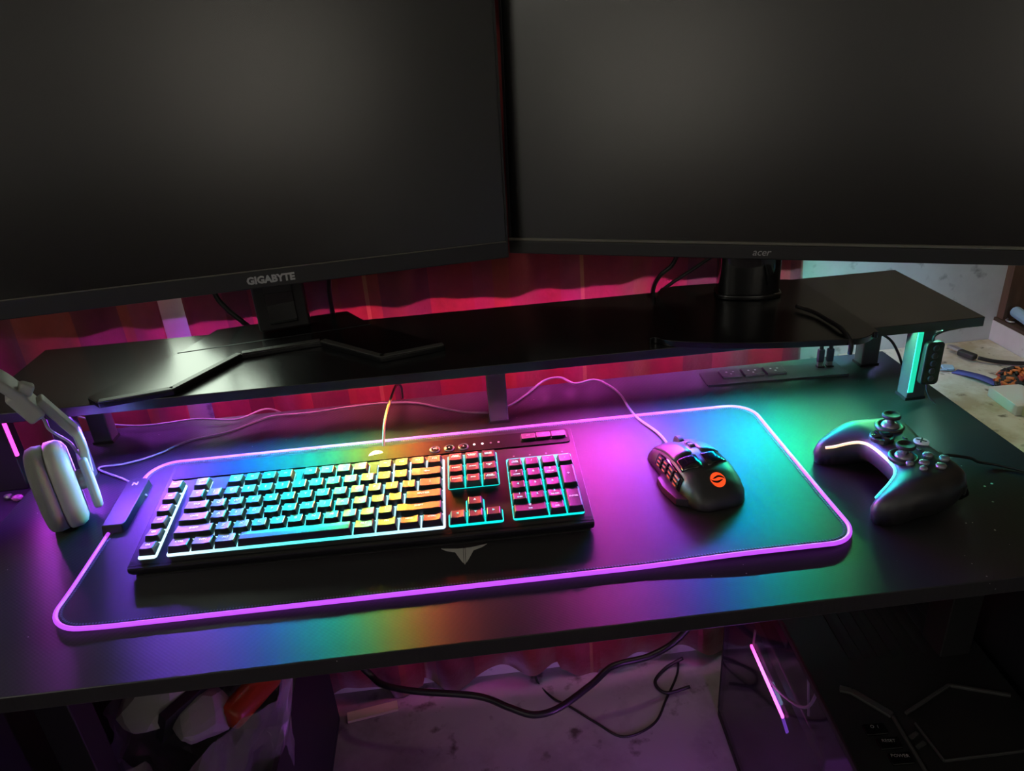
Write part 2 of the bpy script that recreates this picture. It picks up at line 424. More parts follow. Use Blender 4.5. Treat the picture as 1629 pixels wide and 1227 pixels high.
def curtain_mat():
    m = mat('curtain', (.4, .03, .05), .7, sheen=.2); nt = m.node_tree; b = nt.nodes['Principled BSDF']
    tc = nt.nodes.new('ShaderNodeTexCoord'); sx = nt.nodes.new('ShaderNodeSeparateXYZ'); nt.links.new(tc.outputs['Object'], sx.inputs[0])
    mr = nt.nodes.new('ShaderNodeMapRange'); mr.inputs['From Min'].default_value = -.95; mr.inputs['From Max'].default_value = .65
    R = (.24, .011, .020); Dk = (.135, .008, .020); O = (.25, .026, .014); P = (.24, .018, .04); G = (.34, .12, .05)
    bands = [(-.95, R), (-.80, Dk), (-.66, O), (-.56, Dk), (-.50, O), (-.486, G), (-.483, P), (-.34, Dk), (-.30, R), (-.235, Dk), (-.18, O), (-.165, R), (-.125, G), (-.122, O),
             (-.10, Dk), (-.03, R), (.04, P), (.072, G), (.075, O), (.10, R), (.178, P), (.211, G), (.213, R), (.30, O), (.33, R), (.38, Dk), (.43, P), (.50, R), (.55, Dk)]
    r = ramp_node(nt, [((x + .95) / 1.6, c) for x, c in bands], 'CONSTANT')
    nt.links.new(sx.outputs[0], mr.inputs['Value']); nt.links.new(mr.outputs[0], r.inputs['Fac'])
    nz = nt.nodes.new('ShaderNodeTexNoise'); nz.inputs['Scale'].default_value = 60; nz.inputs['Detail'].default_value = 6
    mx = nt.nodes.new('ShaderNodeMix'); mx.data_type = 'RGBA'; mx.blend_type = 'MULTIPLY'; mx.inputs['Factor'].default_value = .35
    nt.links.new(r.outputs['Color'], mx.inputs[6]); nt.links.new(nz.outputs['Fac'], mx.inputs[7]); nt.links.new(mx.outputs[2], b.inputs['Base Color'])
    n2 = nt.nodes.new('ShaderNodeTexNoise'); n2.inputs['Scale'].default_value = 28; n2.inputs['Detail'].default_value = 4
    bp = nt.nodes.new('ShaderNodeBump'); bp.inputs['Strength'].default_value = .5; bp.inputs['Distance'].default_value = .006
    nt.links.new(tc.outputs['Object'], n2.inputs['Vector']); nt.links.new(tc.outputs['Object'], nz.inputs['Vector'])
    nt.links.new(n2.outputs['Fac'], bp.inputs['Height']); nt.links.new(bp.outputs['Normal'], b.inputs['Normal'])
curtain_mat()

# ------------------------------------------------------------------ the room
FZ = -0.73
def struct(name, mb, m, label=None, parent=None, bevel=0):
    o = mb.build(name, m, parent, bevel=bevel)
    if parent is None: o['kind'] = 'structure'
    if label: o['label'] = label
    return o
struct('floor', MB().span((-2.2, -3.2, FZ - .05), (1.4, .60, FZ)), 'floor_paint', 'scuffed painted floor under the desk')
wb = MB()       # back wall with an opening for the window
wb.span((-2.2, .42, FZ), (-.62, .56, 1.75)); wb.span((-.24, .42, FZ), (1.4, .56, 1.75))
wb.span((-.62, .42, FZ), (-.24, .56, .165)); wb.span((-.62, .42, .75), (-.24, .56, 1.75))
struct('wall_back', wb, 'dirty_wall', 'dirty white painted wall behind the desk')
struct('wall_left', MB().span((-2.3, -3.2, FZ), (-2.2, .56, 1.75)), 'white_wall', 'white wall on the left side of the room')
struct('dark_board', MB().span((-2.199, -3.199, FZ), (1.09, -3.17, .40)), 'brown_wood_dark', 'added dark board low on the wall behind the viewer')  # unseen board added to darken the lower part of the screen reflections
struct('wall_rear', MB().span((-2.2, -3.3, FZ), (1.4, -3.2, 1.75)), 'white_wall', 'white wall behind the viewer')
struct('ceiling', MB().span((-2.2, -3.2, 1.75), (1.4, .56, 1.8)), 'white_wall', 'white ceiling above the room')
wr = MB(); wr.span((.945, -3.2, FZ), (1.4, .42, -.030)); wr.span((1.10, -3.2, -.030), (1.4, .42, 1.75))
struct('wall_right', wr, 'dirty_wall', 'low white wall right of the desk below a wooden recess')
t1 = struct('trim_1', MB().span((.946, -.6, -.0299), (1.10, .4199, -.024)), 'brown_wood_dark', 'dark brown wooden ledge in the right wall recess')
t2 = MB(); t2.span((1.085, -.6, -.024), (1.0999, .385, .9)); t2.span((.950, .404, -.024), (1.0999, .4199, .9))
struct('trim_2', t2, 'wood', 'brown wooden boards lining the recess on the right')
w1 = bpy.data.objects.new('window_1', None); link(w1); w1['kind'] = 'structure'; w1['label'] = 'bright window behind the left monitor between the curtains'
fr = MB()
for a, b in (((-.62, .47, .165), (-.595, .51, .75)), ((-.265, .47, .165), (-.24, .51, .75)), ((-.595, .47, .165), (-.265, .51, .19)), ((-.595, .47, .725), (-.265, .51, .75))): fr.span(a, b)
fr.build('window_frame', 'white_wall', w1)
mat('daylight', (.5, .5, .5), .4, emit=(.82, 1.0, .80), strength=6.0)
MB().span((-.595, .488, .19), (-.265, .494, .725)).build('pane', 'daylight', w1)

# ------------------------------------------------------------------ curtains
def curtain(name, xl, xr, hem, label, seed):
    """xl(z), xr(z): left and right hem lines; hem(x): lower edge"""
    rnd = random.Random(seed); NX, NZ = 150, 60; mb = MB(); vs = []; fs = []
    ph = [rnd.uniform(0, 6.28) for _ in range(5)]
    for j in range(NZ + 1):
        tz = (j / NZ) ** .8
        for i in range(NX + 1):
            s = i / NX; x0 = xl(0) + (xr(0) - xl(0)) * s; zb = hem(x0); z = zb + (1.15 - zb) * tz
            x = xl(z) + (xr(z) - xl(z)) * s
            q = x0
            y = .392 + .009 * math.sin(q * 38 + ph[0] + z * .8) + .006 * math.sin(q * 71 + ph[1] - z * 1.3) + .004 * math.sin(q * 17 + z * 9 + ph[2]) + .0025 * math.sin(z * 31 + q * 22 + ph[3])
            vs.append((x, min(y, .413), z))
    for j in range(NZ):
        for i in range(NX):
            a = j * (NX + 1) + i; fs.append((a, a + 1, a + NX + 2, a + NX + 1))
    o = mb.add(vs, fs).build(name, 'curtain', None, smooth=True, solid=.0015)
    return tag(o, label, 'curtain', 'red curtains behind the desk')
def hem_r(x): return -.70 + .012 * math.sin(x * 20) + (-.022 if -.2 < x < -.13 else 0) + (-.02 if .15 < x < .225 else 0) + .012 * math.sin(x * 47 + 1)
def ss(a, b, x):
    t = max(0, min(1, (x - a) / (b - a))); return t * t * (3 - 2 * t)
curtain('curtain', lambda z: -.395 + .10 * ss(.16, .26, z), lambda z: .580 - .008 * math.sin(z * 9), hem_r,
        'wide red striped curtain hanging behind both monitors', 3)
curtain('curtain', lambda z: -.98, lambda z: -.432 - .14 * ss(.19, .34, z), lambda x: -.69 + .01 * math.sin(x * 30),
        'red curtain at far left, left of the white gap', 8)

# ------------------------------------------------------------------ desk
desk = thing('desk', 'black carbon textured computer desk with straight edges', 'desk', (0, 0, 0))
DX0, DX1, DY0, DY1 = -.545, .662, -.222, .280
MB().span((DX0, DY0, -.018), (DX1, DY1, 0)).build('desk_top', 'desk_laminate', desk, bevel=.0012)
for x in (DX0 + .05, DX1 - .05):
    MB().span((x - .02, -.06, -.705), (x + .02, -.02, -.0181)).build('leg', 'black_matte', desk, bevel=.002)
    MB().span((x - .025, -.17, FZ), (x + .025, .25, -.705)).build('foot', 'black_matte', desk, bevel=.003)
    MB().span((x - .025, -.18, -.045), (x + .025, .24, -.0181)).build('bracket', 'black_matte', desk)
MB().span((DX0 + .07, -.055, -.055), (DX1 - .07, -.025, -.0181)).build('crossbar', 'black_matte', desk)

# ------------------------------------------------------------------ raised monitor shelf
shelf = thing('monitor_shelf', 'long black monitor riser shelf standing on grey posts on the desk', 'shelf', (0, 0, 0))
SZ = .118
MB().span((-.572, .1073, .105), (.6815, .3135, SZ)).build('shelf_board', 'shelf_laminate', shelf, bevel=.0008)
for (x, y) in ((.605, .122), (.602, .233), (-.507, .233), (-.492, .125), (.046, .175)):
    MB().span((x, y, .0003), (x + .026, y + .022, .105)).build('post', 'steel_grey', shelf, bevel=.002)
    MB().span((x - .001, y - .001, .0001), (x + .027, y + .023, .004)).build('post_foot', 'black_plastic', shelf)

# ------------------------------------------------------------------ LED strip under the shelf
def led_strip(label, y, fin, m, n_led):
    """LED tape with an added unseen fin that keeps the light to one side"""
    st_ = thing('led_strip', label, 'light strip', (.05, y, .105), group='LED strips under the shelf')
    MB().span((-.615, -.0028, -.0012), (.628, .0028, -.0002)).build('tape', 'led_tape', st_)
    MB().span((-.616, fin * .0029, -.0105), (.629, fin * .0038, -.0002)).build('light_fin', 'black_matte', st_)  # unseen fin added to block the light on one side of the chips
    c0 = MB().box((0, 0, 0), (.005, .005, .0022)).build('led', m, st_, loc=(-.605, 0, -.0024))
    for k in range(1, n_led):
        c = c0.copy(); link(c, st_); c.location = (-.605 + k * 1.225 / (n_led - 1), 0, -.0024)
    return st_
strip = led_strip('rainbow LED strip under the front edge of the monitor shelf', .128, 1, 'led_chip', 45)
led_strip('LED strip under the back edge of the monitor shelf lighting the curtain', .268, -1, 'led_chip_back', 31)
post_glow = MB(); post_glow.span((.6055, .1203, .012), (.6125, .1218, .0985))
post_glow.build('post_glow_strip', 'teal_glow', strip, loc=(-.05, -.128, -.105))  # self-lit strip standing in for teal light falling on the post

# ------------------------------------------------------------------ monitors
def mon_axes(a, t, r):
    X = Vector((math.cos(a), math.sin(a), 0)); N = Vector((math.sin(a), -math.cos(a), 0)); Z = Vector((0, 0, 1))
    Zt = Z * math.cos(t) - N * math.sin(t); Nt = X.cross(Zt)
    X2 = X * math.cos(r) + Zt * math.sin(r); Z2 = -X * math.sin(r) + Zt * math.cos(r)
    return Matrix((X2, -Nt, Z2)).transposed()
def head(parent_loc, c, a, t, r):
    m4 = mon_axes(a, t, r).to_4x4(); m4.translation = Vector(c) - Vector(parent_loc); return m4
def put(o, m4): o.matrix_local = m4; return o

# left monitor
GL = (-.2215, .265, SZ)
gm = thing('monitor', 'large dark monitor on the left reading GIGABYTE under its screen', 'monitor', GL)
G4 = head(GL, (-.2145, .2322, .205), .2385, math.radians(4), -.0358)
W, H = .64, .375
fb = MB(); fb.span((-W / 2, .0002, 0), (W / 2, .016, H))
hs = put(fb.build('housing', 'black_plastic', gm, bevel=.003), G4)
bz = MB(); bz.span((-W / 2, -.0035, 0), (W / 2, 0, .0225))
bezel = put(bz.build('lower_bezel', 'bezel', gm, bevel=.0012), G4)
for s in (-1, 1):
    sb = MB(); sb.span((s * (W / 2), -.003, .0226), (s * (W / 2 - .003), 0, H)); put(sb.build('side_bezel', 'bezel', gm), G4)
tb = MB(); tb.span((-W / 2 + .0032, -.003, H - .004), (W / 2 - .0032, 0, H)); put(tb.build('top_bezel', 'bezel', gm), G4)
ln = MB(); ln.span((-W / 2 + .0032, -.0036, .0226), (W / 2 - .0032, -.0001, .0236)); put(ln.build('bezel_line', 'bezel_line', gm), G4)
sc_ = MB(); sc_.span((-W / 2 + .0031, -.0015, .0237), (W / 2 - .0031, -.0001, H - .0041)); put(sc_.build('screen', 'screen', gm), G4)
lg = text('logo', 'GIGABYTE', .0128, 'logo_grey', gm, extrude=.0002, offset=.0006)
put(lg, G4 @ Matrix.Translation((-.004, -.0038, .0105)) @ Matrix.Rotation(PI / 2, 4, 'X'))
ea = MB(); ea.span((-.13, .016, .06), (.13, .045, .30)); put(ea.build('rear_housing', 'black_plastic', gm, bevel=.012), G4)
nk = MB()
def loc2(pts, o): return [(x - o[0], y - o[1]) for x, y in pts]
ca, sa = math.cos(.19), math.sin(.19)
def gig(u, v): return (u * ca - v * sa, u * sa + v * ca)
for z0, z1, w, d0, d1 in ((.012, .20, .0345, .006, .040),):
    nk.prism([gig(-w, d0), gig(w, d0), gig(w, d1), gig(-w, d1)], z0, z1)
neck = nk.build('neck', 'black_plastic', gm, bevel=.004)
cv = MB().prism([gig(-.019, .0035), gig(.019, .0035), gig(.019, .0062), gig(-.019, .0062)], .022, .078).build('neck_cover', 'black_gloss', gm, bevel=.003)
cv2 = MB().prism([gig(-.019, .0028), gig(.019, .0028), gig(.019, .0062), gig(-.019, .0062)], .066, .088).build('cable_clip', 'bezel', gm, bevel=.002)
B = [(-.329, .312), (-.146, .340), (-.106, .275), (-.003, .176), (-.004, .168), (-.084, .147), (-.170, .224), (-.269, .205), (-.328, .111), (-.409, .094), (-.430, .115), (-.360, .232)]
bp_ = MB().prism(loc2(B, GL), .0, .007, 0.0).build('base', 'stand_plate', gm, bevel=.0012)
# raised front rim of the base, one piece per side
def bar(mb, a, b, w, z0, z1):
    a = Vector(a); b = Vector(b); n = Vector((-(b - a).y, (b - a).x)).normalized() * w
    mb.prism([tuple(a), tuple(b), tuple(b + n), tuple(a + n)], z0, z1); return mb
for a, b in (((-.004, .168), (-.084, .147)), ((-.084, .147), (-.170, .224)), ((-.170, .224), (-.269, .205)), ((-.269, .205), (-.328, .111)), ((-.328, .111), (-.409, .094))):
    a2, b2 = loc2([a, b], GL); bar(MB(), b2, a2, -.009 if False else .009, .007, .0088).build('base_rim', 'rim_grey', gm, bevel=.0008)
a2, b2 = loc2([(-.360, .231), (-.106, .2715)], GL); bar(MB(), a2, b2, .0022, .0068, .0074).build('base_groove', 'black_matte', gm)
tx = text('base_print', 'GAMING', .0075, 'dark_print', gm, extrude=.0001, space=1.1)
tx.location = (-.245 - GL[0], .2135 - GL[1], .0089); tx.rotation_euler = (0, 0, .19)

# right monitor
AL = (.4225, .235, SZ)
am = thing('monitor', 'large dark monitor on the right reading acer under its screen', 'monitor', AL)
A4 = head(AL, (.4225, .1932, .193), -.423, math.radians(5), .0055)
W, H = .704, .42
put(MB().span((-W / 2, .0002, 0), (W / 2, .014, H)).build('housing', 'black_plastic', am, bevel=.003), A4)
put(MB().span((-W / 2, -.004, 0), (W / 2, 0, .0185)).build('lower_bezel', 'bezel', am, bevel=.0012), A4)
put(MB().span((-W / 2, -.0046, .0186), (W / 2, -.0001, .0225)).build('bezel_line', 'bezel_line', am, bevel=.001), A4)
for s in (-1, 1):
    put(MB().span((s * W / 2, -.003, .0226), (s * (W / 2 - .003), 0, H)).build('side_bezel', 'bezel', am), A4)
put(MB().span((-W / 2 + .0031, -.003, H - .004), (W / 2 - .0031, 0, H)).build('top_bezel', 'bezel', am), A4)
put(MB().span((-W / 2 + .0031, -.0015, .0226), (W / 2 - .0031, -.0001, H - .0041)).build('screen', 'screen', am), A4)
lg = text('logo', 'acer', .0135, 'logo_grey', am, extrude=.0002, shear=.25, space=.95)
put(lg, A4 @ Matrix.Translation((-.004, -.0043, .0092)) @ Matrix.Rotation(PI / 2, 4, 'X'))
put(MB().span((-.15, .014, .06), (.15, .042, .32)).build('rear_housing', 'black_plastic', am, bevel=.012), A4)
yaw = -.21
def acr(u, v):
    c, s = math.cos(yaw), math.sin(yaw); return (u * c - v * s, u * s + v * c)
n2 = MB(); prof = []
for k in range(13):
    a = -PI / 2 + PI * (k - 6) / 12 * .62
    prof.append((.048 * math.sin(PI * (k - 6) / 12 * 1.0) * .86, -.014 + .016 * (abs(k - 6) / 6) ** 2))
prof += [(.0413, .028), (-.0413, .028)]
n2.prism([acr(*q) for q in prof], .010, .10); neck = n2.build('neck', 'black_gloss', am, bevel=.003)
ft = MB(); ft.prism([acr(q[0] * 1.07, q[1] - .003 if q[1] < .02 else q[1]) for q in prof], .008, .0165); ft.build('neck_collar', 'black_gloss', am, bevel=.003)
base_pts = [(.257, .140), (.262, .124), (.285, .106), (.37, .079), (.47, .064), (.497, .063), (.516, .075), (.524, .095), (.520, .27), (.508, .288), (.485, .296), (.36, .308), (.328, .306), (.31, .29)]
bp2 = [tuple(v)[:2] for v in catmull([(x - AL[0], y - AL[1], 0) for x, y in base_pts], 6, True)]
MB().prism(bp2, .0002, .0085).build('base', 'stand_plate', am, bevel=.003, seg=3)

# ------------------------------------------------------------------ mouse pad
pad = thing('mouse_pad', 'long black desk mat with glowing violet edge under the keyboard', 'mouse pad', (0, 0, .0002), (0, 0, -.0055))
PW, PD = .3985, .152
def lift(x, y):
    return .0030 * ss(.16, .29, x) * (1 - ss(.36, .40, x) * .6) * ss(-.06, -.15, y) + .0025 * ss(-.33, -.40, x) * ss(-.08, -.15, y)
outl = []
for p in rrect(-PW, -PD, PW, PD, .034, 10): outl.append(Vector(p))
dens = []
for i in range(len(outl)):
    a, b = outl[i], outl[(i + 1) % len(outl)]; n = max(1, int((b - a).length / .012))
    for k in range(n): dens.append(a + (b - a) * k / n)
inflate(dens, .014, lambda x, y, d: .0032 + lift(x, y), lambda x, y, d: lift(x, y) + .0002).build('cloth', 'pad_cloth', pad, smooth=False)
MB().tube([(p.x, p.y, .0029 + lift(p.x, p.y)) for p in dens], .0024, 10, closed=True).build('glowing_edge', 'pad_edge', pad, smooth=True)
st = MB(); inner = [Vector(p) for p in rrect(-PW + .0052, -PD + .0052, PW - .0052, PD - .0052, .029, 10)]
acc = 0.0
for i in range(len(inner)):
    a, b = inner[i], inner[(i + 1) % len(inner)]; d = b - a; L_ = d.length; ang = math.atan2(d.y, d.x)
    t = 0.0
    while acc + (L_ - t) >= .003:
        t += .003 - acc; acc = 0.0; q = a + d * (t / L_)
        st.box((q.x, q.y, .0035 + lift(q.x, q.y)), (.0016, .0022, .0006), (0, 0, ang + .5))
    acc += L_ - t
mat('thread', (.09, .10, .14), .6)
o = st.build('stitching', 'thread', pad); o['kind'] = 'stuff'
em = MB()
def mm(pts): return [(x / 1000, y / 1000) for x, y in pts]
for sgn in (-1, 1):
    w_ = [(1.2, 10.5), (7, 10.5), (24, 13.5), (19, 9.2), (9.5, 5.2), (6.2, -3), (2.8, -11), (1.2, -13.5)]
    w_ = [(sgn * x, y) for x, y in w_]
    em.prism(mm(w_ if sgn > 0 else w_[::-1]), .0033, .0037)
em.prism(mm([(-.7, 10.2), (-.7, -14), (0, -16), (.7, -14), (.7, 10.2)][::-1]), .0033, .0037)
em.build('emblem', 'emblem_grey', pad, loc=(.002, -.1035, 0))
cb = MB(); cb.prism([(-.014, -.052), (.010, -.054), (.013, -.048), (.014, .046), (.008, .051), (-.010, .051), (-.014, .046)][::1], .0, .0125, .06)
ctl = cb.build('control_box', 'black_plastic', pad, bevel=.0012, loc=(-.3945, .054, .0004), rot=(0, 0, .06))
text('control_mark', 'N', .009, 'print_grey', ctl, loc=(-.001, .036, .0128), extrude=.0001, offset=.0004)

# ------------------------------------------------------------------ keyboard
KF = (-.1006, -.0910, .0202); KT = math.atan(.12); KR = -.0144
kb = thing('keyboard', 'black full-size gaming keyboard glowing white and cyan between keys', 'keyboard', KF, (KT, 0, KR))
bd = MB()
prof = [(0, -.0025), (.0, -.0060), (.006, -.0150), (.160, -.0150), (.1665, -.004), (.1665, -.0008), (.165, 0), (.003, 0)]
xs = [(-.2398, prof), (.2398, prof)]
vs = [(x, y, z) for x, pr in xs for y, z in pr]; n = len(prof)
bd.add(vs, [tuple(range(n)), tuple(range(2 * n - 1, n - 1, -1))] + [(i, (i + 1) % n, n + (i + 1) % n, n + i) for i in range(n)])
bd.build('body', 'deck', kb, bevel=.0008)
MB().add([(-.2390, .0002, -.0005), (.2390, .0002, -.0005), (.2390, .0092, .0004), (-.2390, .0092, .0004), (-.2390, .0002, -.0026), (.2390, .0002, -.0026), (.2390, .0092, -.0010), (-.2390, .0092, -.0010)], [(0, 1, 2, 3), (7, 6, 5, 4), (0, 4, 5, 1), (1, 5, 6, 2), (2, 6, 7, 3), (3, 7, 4, 0)]).build('front_lip', 'deck_lip', kb)
gb = MB().prism(rrect(-.2355, .1385, .2355, .1655, .004), .0, .0012); gb.build('control_bar', 'deck_gloss', kb, bevel=.0004)
for x in (-.19, .19):
    MB().span((x - .012, .142, -.0345), (x + .012, .150, -.0151)).build('foot', 'rubber', kb)
ft = MB(); ft.span((-.236, .004, -.0163), (.236, .012, -.0149)); ft.build('front_pad', 'rubber', kb)
def plate(x0, y0, x1, y1, m):
    return MB().prism(rrect(x0, y0, x1, y1, .003, 4), .0, .0007).build('light_plate', m, kb)
plate(-.2325, .0115, -.2130, .1275, 'zone_macro')
plate(-.2036, .0118, .0848, .1290, 'zone_main')
plate(.0880, .0730, .1462, .1330, 'zone_cyan')
plate(.0880, .0128, .1462, .0330, 'zone_cyan')
plate(.1070, .0331, .1272, .0525, 'zone_cyan')
plate(.1560, .0133, .2320, .1170, 'zone_cyan')

P = 19.05
for x0_, w_ in ((1, 1), (6, .5), (10.5, .5)):      # blanks of the deck between the groups of function keys
    MB().prism(rrect((-202.6 + x0_ * P + .6) / 1000, .1105, (-202.6 + (x0_ + w_) * P - .6) / 1000, .1292, .001, 2), .0, .0034).build('deck_infill', 'deck', kb, bevel=.0005)
KEYMESH = {}
def key_mesh(w, h, tl=.0012):
    k = (round(w, 2), round(h, 2), tl)
    if k in KEYMESH: return KEYMESH[k]
    bw, bh = (w - 1.2) / 2000, (h - 1.2) / 2000; tw, th = (w - 5.4) / 2000, (h - 3.8) / 2000
    NX = 7; vs = [(-bw, -bh, 0), (bw, -bh, 0), (bw, bh, 0), (-bw, bh, 0)]
    sh = .0006           # top set back a little
    long_ = w > 60
    front = []; back = []; mid = []
    for i in range(NX):
        t = -1 + 2 * i / (NX - 1); dish = -.0007 * (1 - t * t) if not long_ else 0
        front.append((t * tw, -th + sh, .0074 + tl + dish)); mid.append((t * tw, sh, .0074 + dish + (.0006 if long_ else 0))); back.append((t * tw, th + sh, .0074 - tl - .0001 + dish * .8))
    b = 4; vs += front + mid + back
    F = [b + i for i in range(NX)]; M_ = [b + NX + i for i in range(NX)]; K_ = [b + 2 * NX + i for i in range(NX)]
    fs = [(3, 2, 1, 0)]
    for i in range(NX - 1):
        fs.append((F[i], F[i + 1], M_[i + 1], M_[i])); fs.append((M_[i], M_[i + 1], K_[i + 1], K_[i]))
    fs.append((0, 1, *reversed(F))); fs.append((2, 3, *K_)); fs.append((1, 2, K_[-1], M_[-1], F[-1])); fs.append((3, 0, F[0], M_[0], K_[0]))
    me = bpy.data.meshes.new('key'); me.from_pydata(vs, [], fs); me.update()
    bm = bmesh.new(); bm.from_mesh(me); bmesh.ops.recalc_face_normals(bm, faces=bm.faces)
    edges = [e for e in bm.edges if e.calc_face_angle(0) > .5]
    bmesh.ops.bevel(bm, geom=edges, offset=.0006, segments=1, affect='EDGES'); bm.to_mesh(me); bm.free()
    me.materials.append(MATS['key']); KEYMESH[k] = me
    return me
def key(cx, cy, w, h, leg, m, size=None, sub=None):
    """cx, cy, w, h in millimetres"""
    o = bpy.data.objects.new('key', key_mesh(w, h, .0015 - .0008 * max(0, min(1, (cy - 22.6) / 98)) // .0001 * .0001)); link(o, kb); o.location = (cx / 1000, cy / 1000, .0018)
    if leg:
        size = size or (.0058 if len(leg) == 1 else .0038)
        text('legend', leg, size, m, o, loc=(0, .0008 + (.0024 if sub else 0), .0074), rot=(-.13, 0, 0), offset=.00012)
    if sub: text('legend', sub, .0028, m, o, loc=(0, -.0028, .0079), rot=(-.13, 0, 0), offset=.0001)
    return o
ROW = {'ctrl': 22.6, 'z': 41.8, 'a': 61.0, 'q': 80.2, '1': 99.6, 'f': 120.5}
X0 = -202.6
def run(items, row, x=X0, m='legend_white', h=18.6):
    for it in items:
        if isinstance(it, (int, float)): x += it * P; continue
        leg, w, *rest = it
        key(x + w * P / 2, ROW[row], w * P, h, leg, m, *(rest or []))
        x += w * P
run([('ESC', 1), 1] + [('F%d' % k, 1) for k in (1, 2, 3, 4)] + [.5] + [('F%d' % k, 1) for k in (5, 6, 7, 8)] + [.5] + [('F%d' % k, 1) for k in (9, 10, 11, 12)], 'f')
run([('~\n`', 1, .0036), ('!\n1', 1, .0036), ('@\n2', 1, .0036), ('#\n3', 1, .0036), ('$\n4', 1, .0036), ('%\n5', 1, .0036), ('^\n6', 1, .0036), ('&\n7', 1, .0036), ('*\n8', 1, .0036), ('(\n9', 1, .0036), (')\n0', 1, .0036), ('_\n-', 1, .0036), ('+\n=', 1, .0036), (None, 2)], '1')
run([('TAB', 1.5)] + [(c, 1) for c in 'QWERTYUIOP'] + [('{\n[', 1, .0036), ('}\n]', 1, .0036), ('|\n\\', 1.5, .0036)], 'q')
run([('CAPS', 1.75)] + [(c, 1) for c in 'ASDFGHJKL'] + [(':\n;', 1, .0036), ('"\n\'', 1, .0036), ('ENTER', 2.25, .0045)], 'a')
run([('SHIFT', 2.25)] + [(c, 1) for c in 'ZXCVBNM'] + [('<\n,', 1, .0036), ('>\n.', 1, .0036), ('?\n/', 1, .0036), ('SHIFT', 2.75)], 'z')
run([('CTRL', 1.25), ('WIN', 1.25), ('ALT', 1.25), (None, 6.25), ('ALT', 1.25), ('FN', 1.25), ('MENU', 1.25, .003), ('CTRL', 1.25)], 'ctrl')
def arrow(parent, cx, cy, ang, m, s=1.0, shaft=False):
    pts = [(-1.6, -1.2), (1.6, -1.2), (0, 1.6)]
    mb = MB().prism([(x * s / 1000, y * s / 1000) for x, y in pts], 0, .0001)
    if shaft: mb.prism([(x * s / 1000, y * s / 1000) for x, y in ((-.5, -4.5), (.5, -4.5), (.5, -1.2), (-.5, -1.2))], 0, .0001)
    return mb.build('legend', m, parent, loc=(cx, cy, .0075), rot=(0, 0, ang))
bk = [o for o in kb.children if o.name.startswith('key') and abs(o.location.y - .0996) < 1e-4 and o.location.x > .05][0]
arrow(bk, -.001, 0, PI / 2, 'legend_white', 1.2, True)
for k, r in enumerate(('f', '1', 'q', 'a', 'z', 'ctrl')):
    key(-222.8, ROW[r] - (.5 if r == 'f' else 0), 18.2, 18.0, 'G%d' % (k + 1), 'legend_white', .0042)
NX_ = 88.6
for r, names in (('f', ('PRINT\nSCREEN', 'SCROLL\nLOCK', 'PAUSE\nBREAK')), ('1', ('INSERT', 'HOME', 'PAGE\nUP')), ('q', ('DELETE', 'END', 'PAGE\nDOWN'))):
    for k, t in enumerate(names): key(NX_ + (k + .5) * P, ROW[r], P, 18.6, t, 'legend_cyan', .0029)
for k, (r, a) in enumerate((('ctrl', PI / 2), ('ctrl', PI), ('ctrl', -PI / 2), ('z', 0))):
    i = (0, 1, 2, 1)[k]
    arrow(key(NX_ + (i + .5) * P, ROW[r], P, 18.6, None, None), 0, .0012, a, 'legend_cyan')
NP = 156.2
for r, names in (('1', (('NUM\nLOCK', None), ('/', None), ('*', None), ('-', None))), ('q', (('7', 'HOME'), ('8', None), ('9', 'PG UP'))), ('a', (('4', None), ('5', None), ('6', None))), ('z', (('1', 'END'), ('2', None), ('3', 'PG DN')))):
    for k, (t, sb) in enumerate(names): key(NP + (k + .5) * P, ROW[r], P, 18.6, t, 'legend_cyan', .0029 if len(t) > 1 else .005, sb)
key(NP + P, ROW['ctrl'], 2 * P, 18.6, '0', 'legend_cyan', .005, 'INS'); key(NP + 2.5 * P, ROW['ctrl'], P, 18.6, '.', 'legend_cyan', .005, 'DEL')
key(NP + 3.5 * P, (ROW['q'] + ROW['a']) / 2, P, 37.8, '+', 'legend_white', .006); key(NP + 3.5 * P, (ROW['z'] + ROW['ctrl']) / 2, P, 37.8, 'ENTER', 'legend_white', .0032)
mk = MB().prism(rrect(.1765, .1475, .2325, .1600, .0015, 3), .0012, .0016); mk.build('media_tray', 'deck', kb)
for k in range(3):
    mb = MB().prism(rrect(.1775 + k * .0182, .1485, .1949 + k * .0182, .1590, .001, 2), .0017, .0042, .03)
    b = mb.build('media_button', 'bezel', kb, bevel=.0006)
    text('legend', ('<<', '>', '>>')[k], .0042, 'print_grey', b, loc=(.1862 + k * .0182, .1545, .0044))
for k, x in enumerate((.0735, .0905, .1075)):
    r = MB().lathe([(.0062, .0012), (.0062, .0022), (.0052, .0026), (.0045, .0018)], 20); b = r.build('round_button', 'chrome_grey', kb, loc=(x, .1475, 0))
    MB().lathe([(.0042, .0016), (.0042, .0028), (.0036, .0031)], 16).build('button_cap', 'black_gloss', b)
    text('legend', ('MR', 'o', 'x')[k], .0034, 'legend_white', b, loc=(0, 0, .0033))
for k, x in enumerate((.1205, .1305, .1405, .1500)):
    MB().lathe([(.0013, .0012), (.0013, .0017)], 12).build('indicator', 'led_white' if k < 2 else 'print_grey', kb, loc=(x, .1505, 0))
for k in range(4):
    MB().lathe([(.0011, .0001), (.0011, .0004)], 10).build('print_dot', 'print_grey', kb, loc=((NP + (k + .5) * P) / 1000, .1215, 0))
sail = MB()
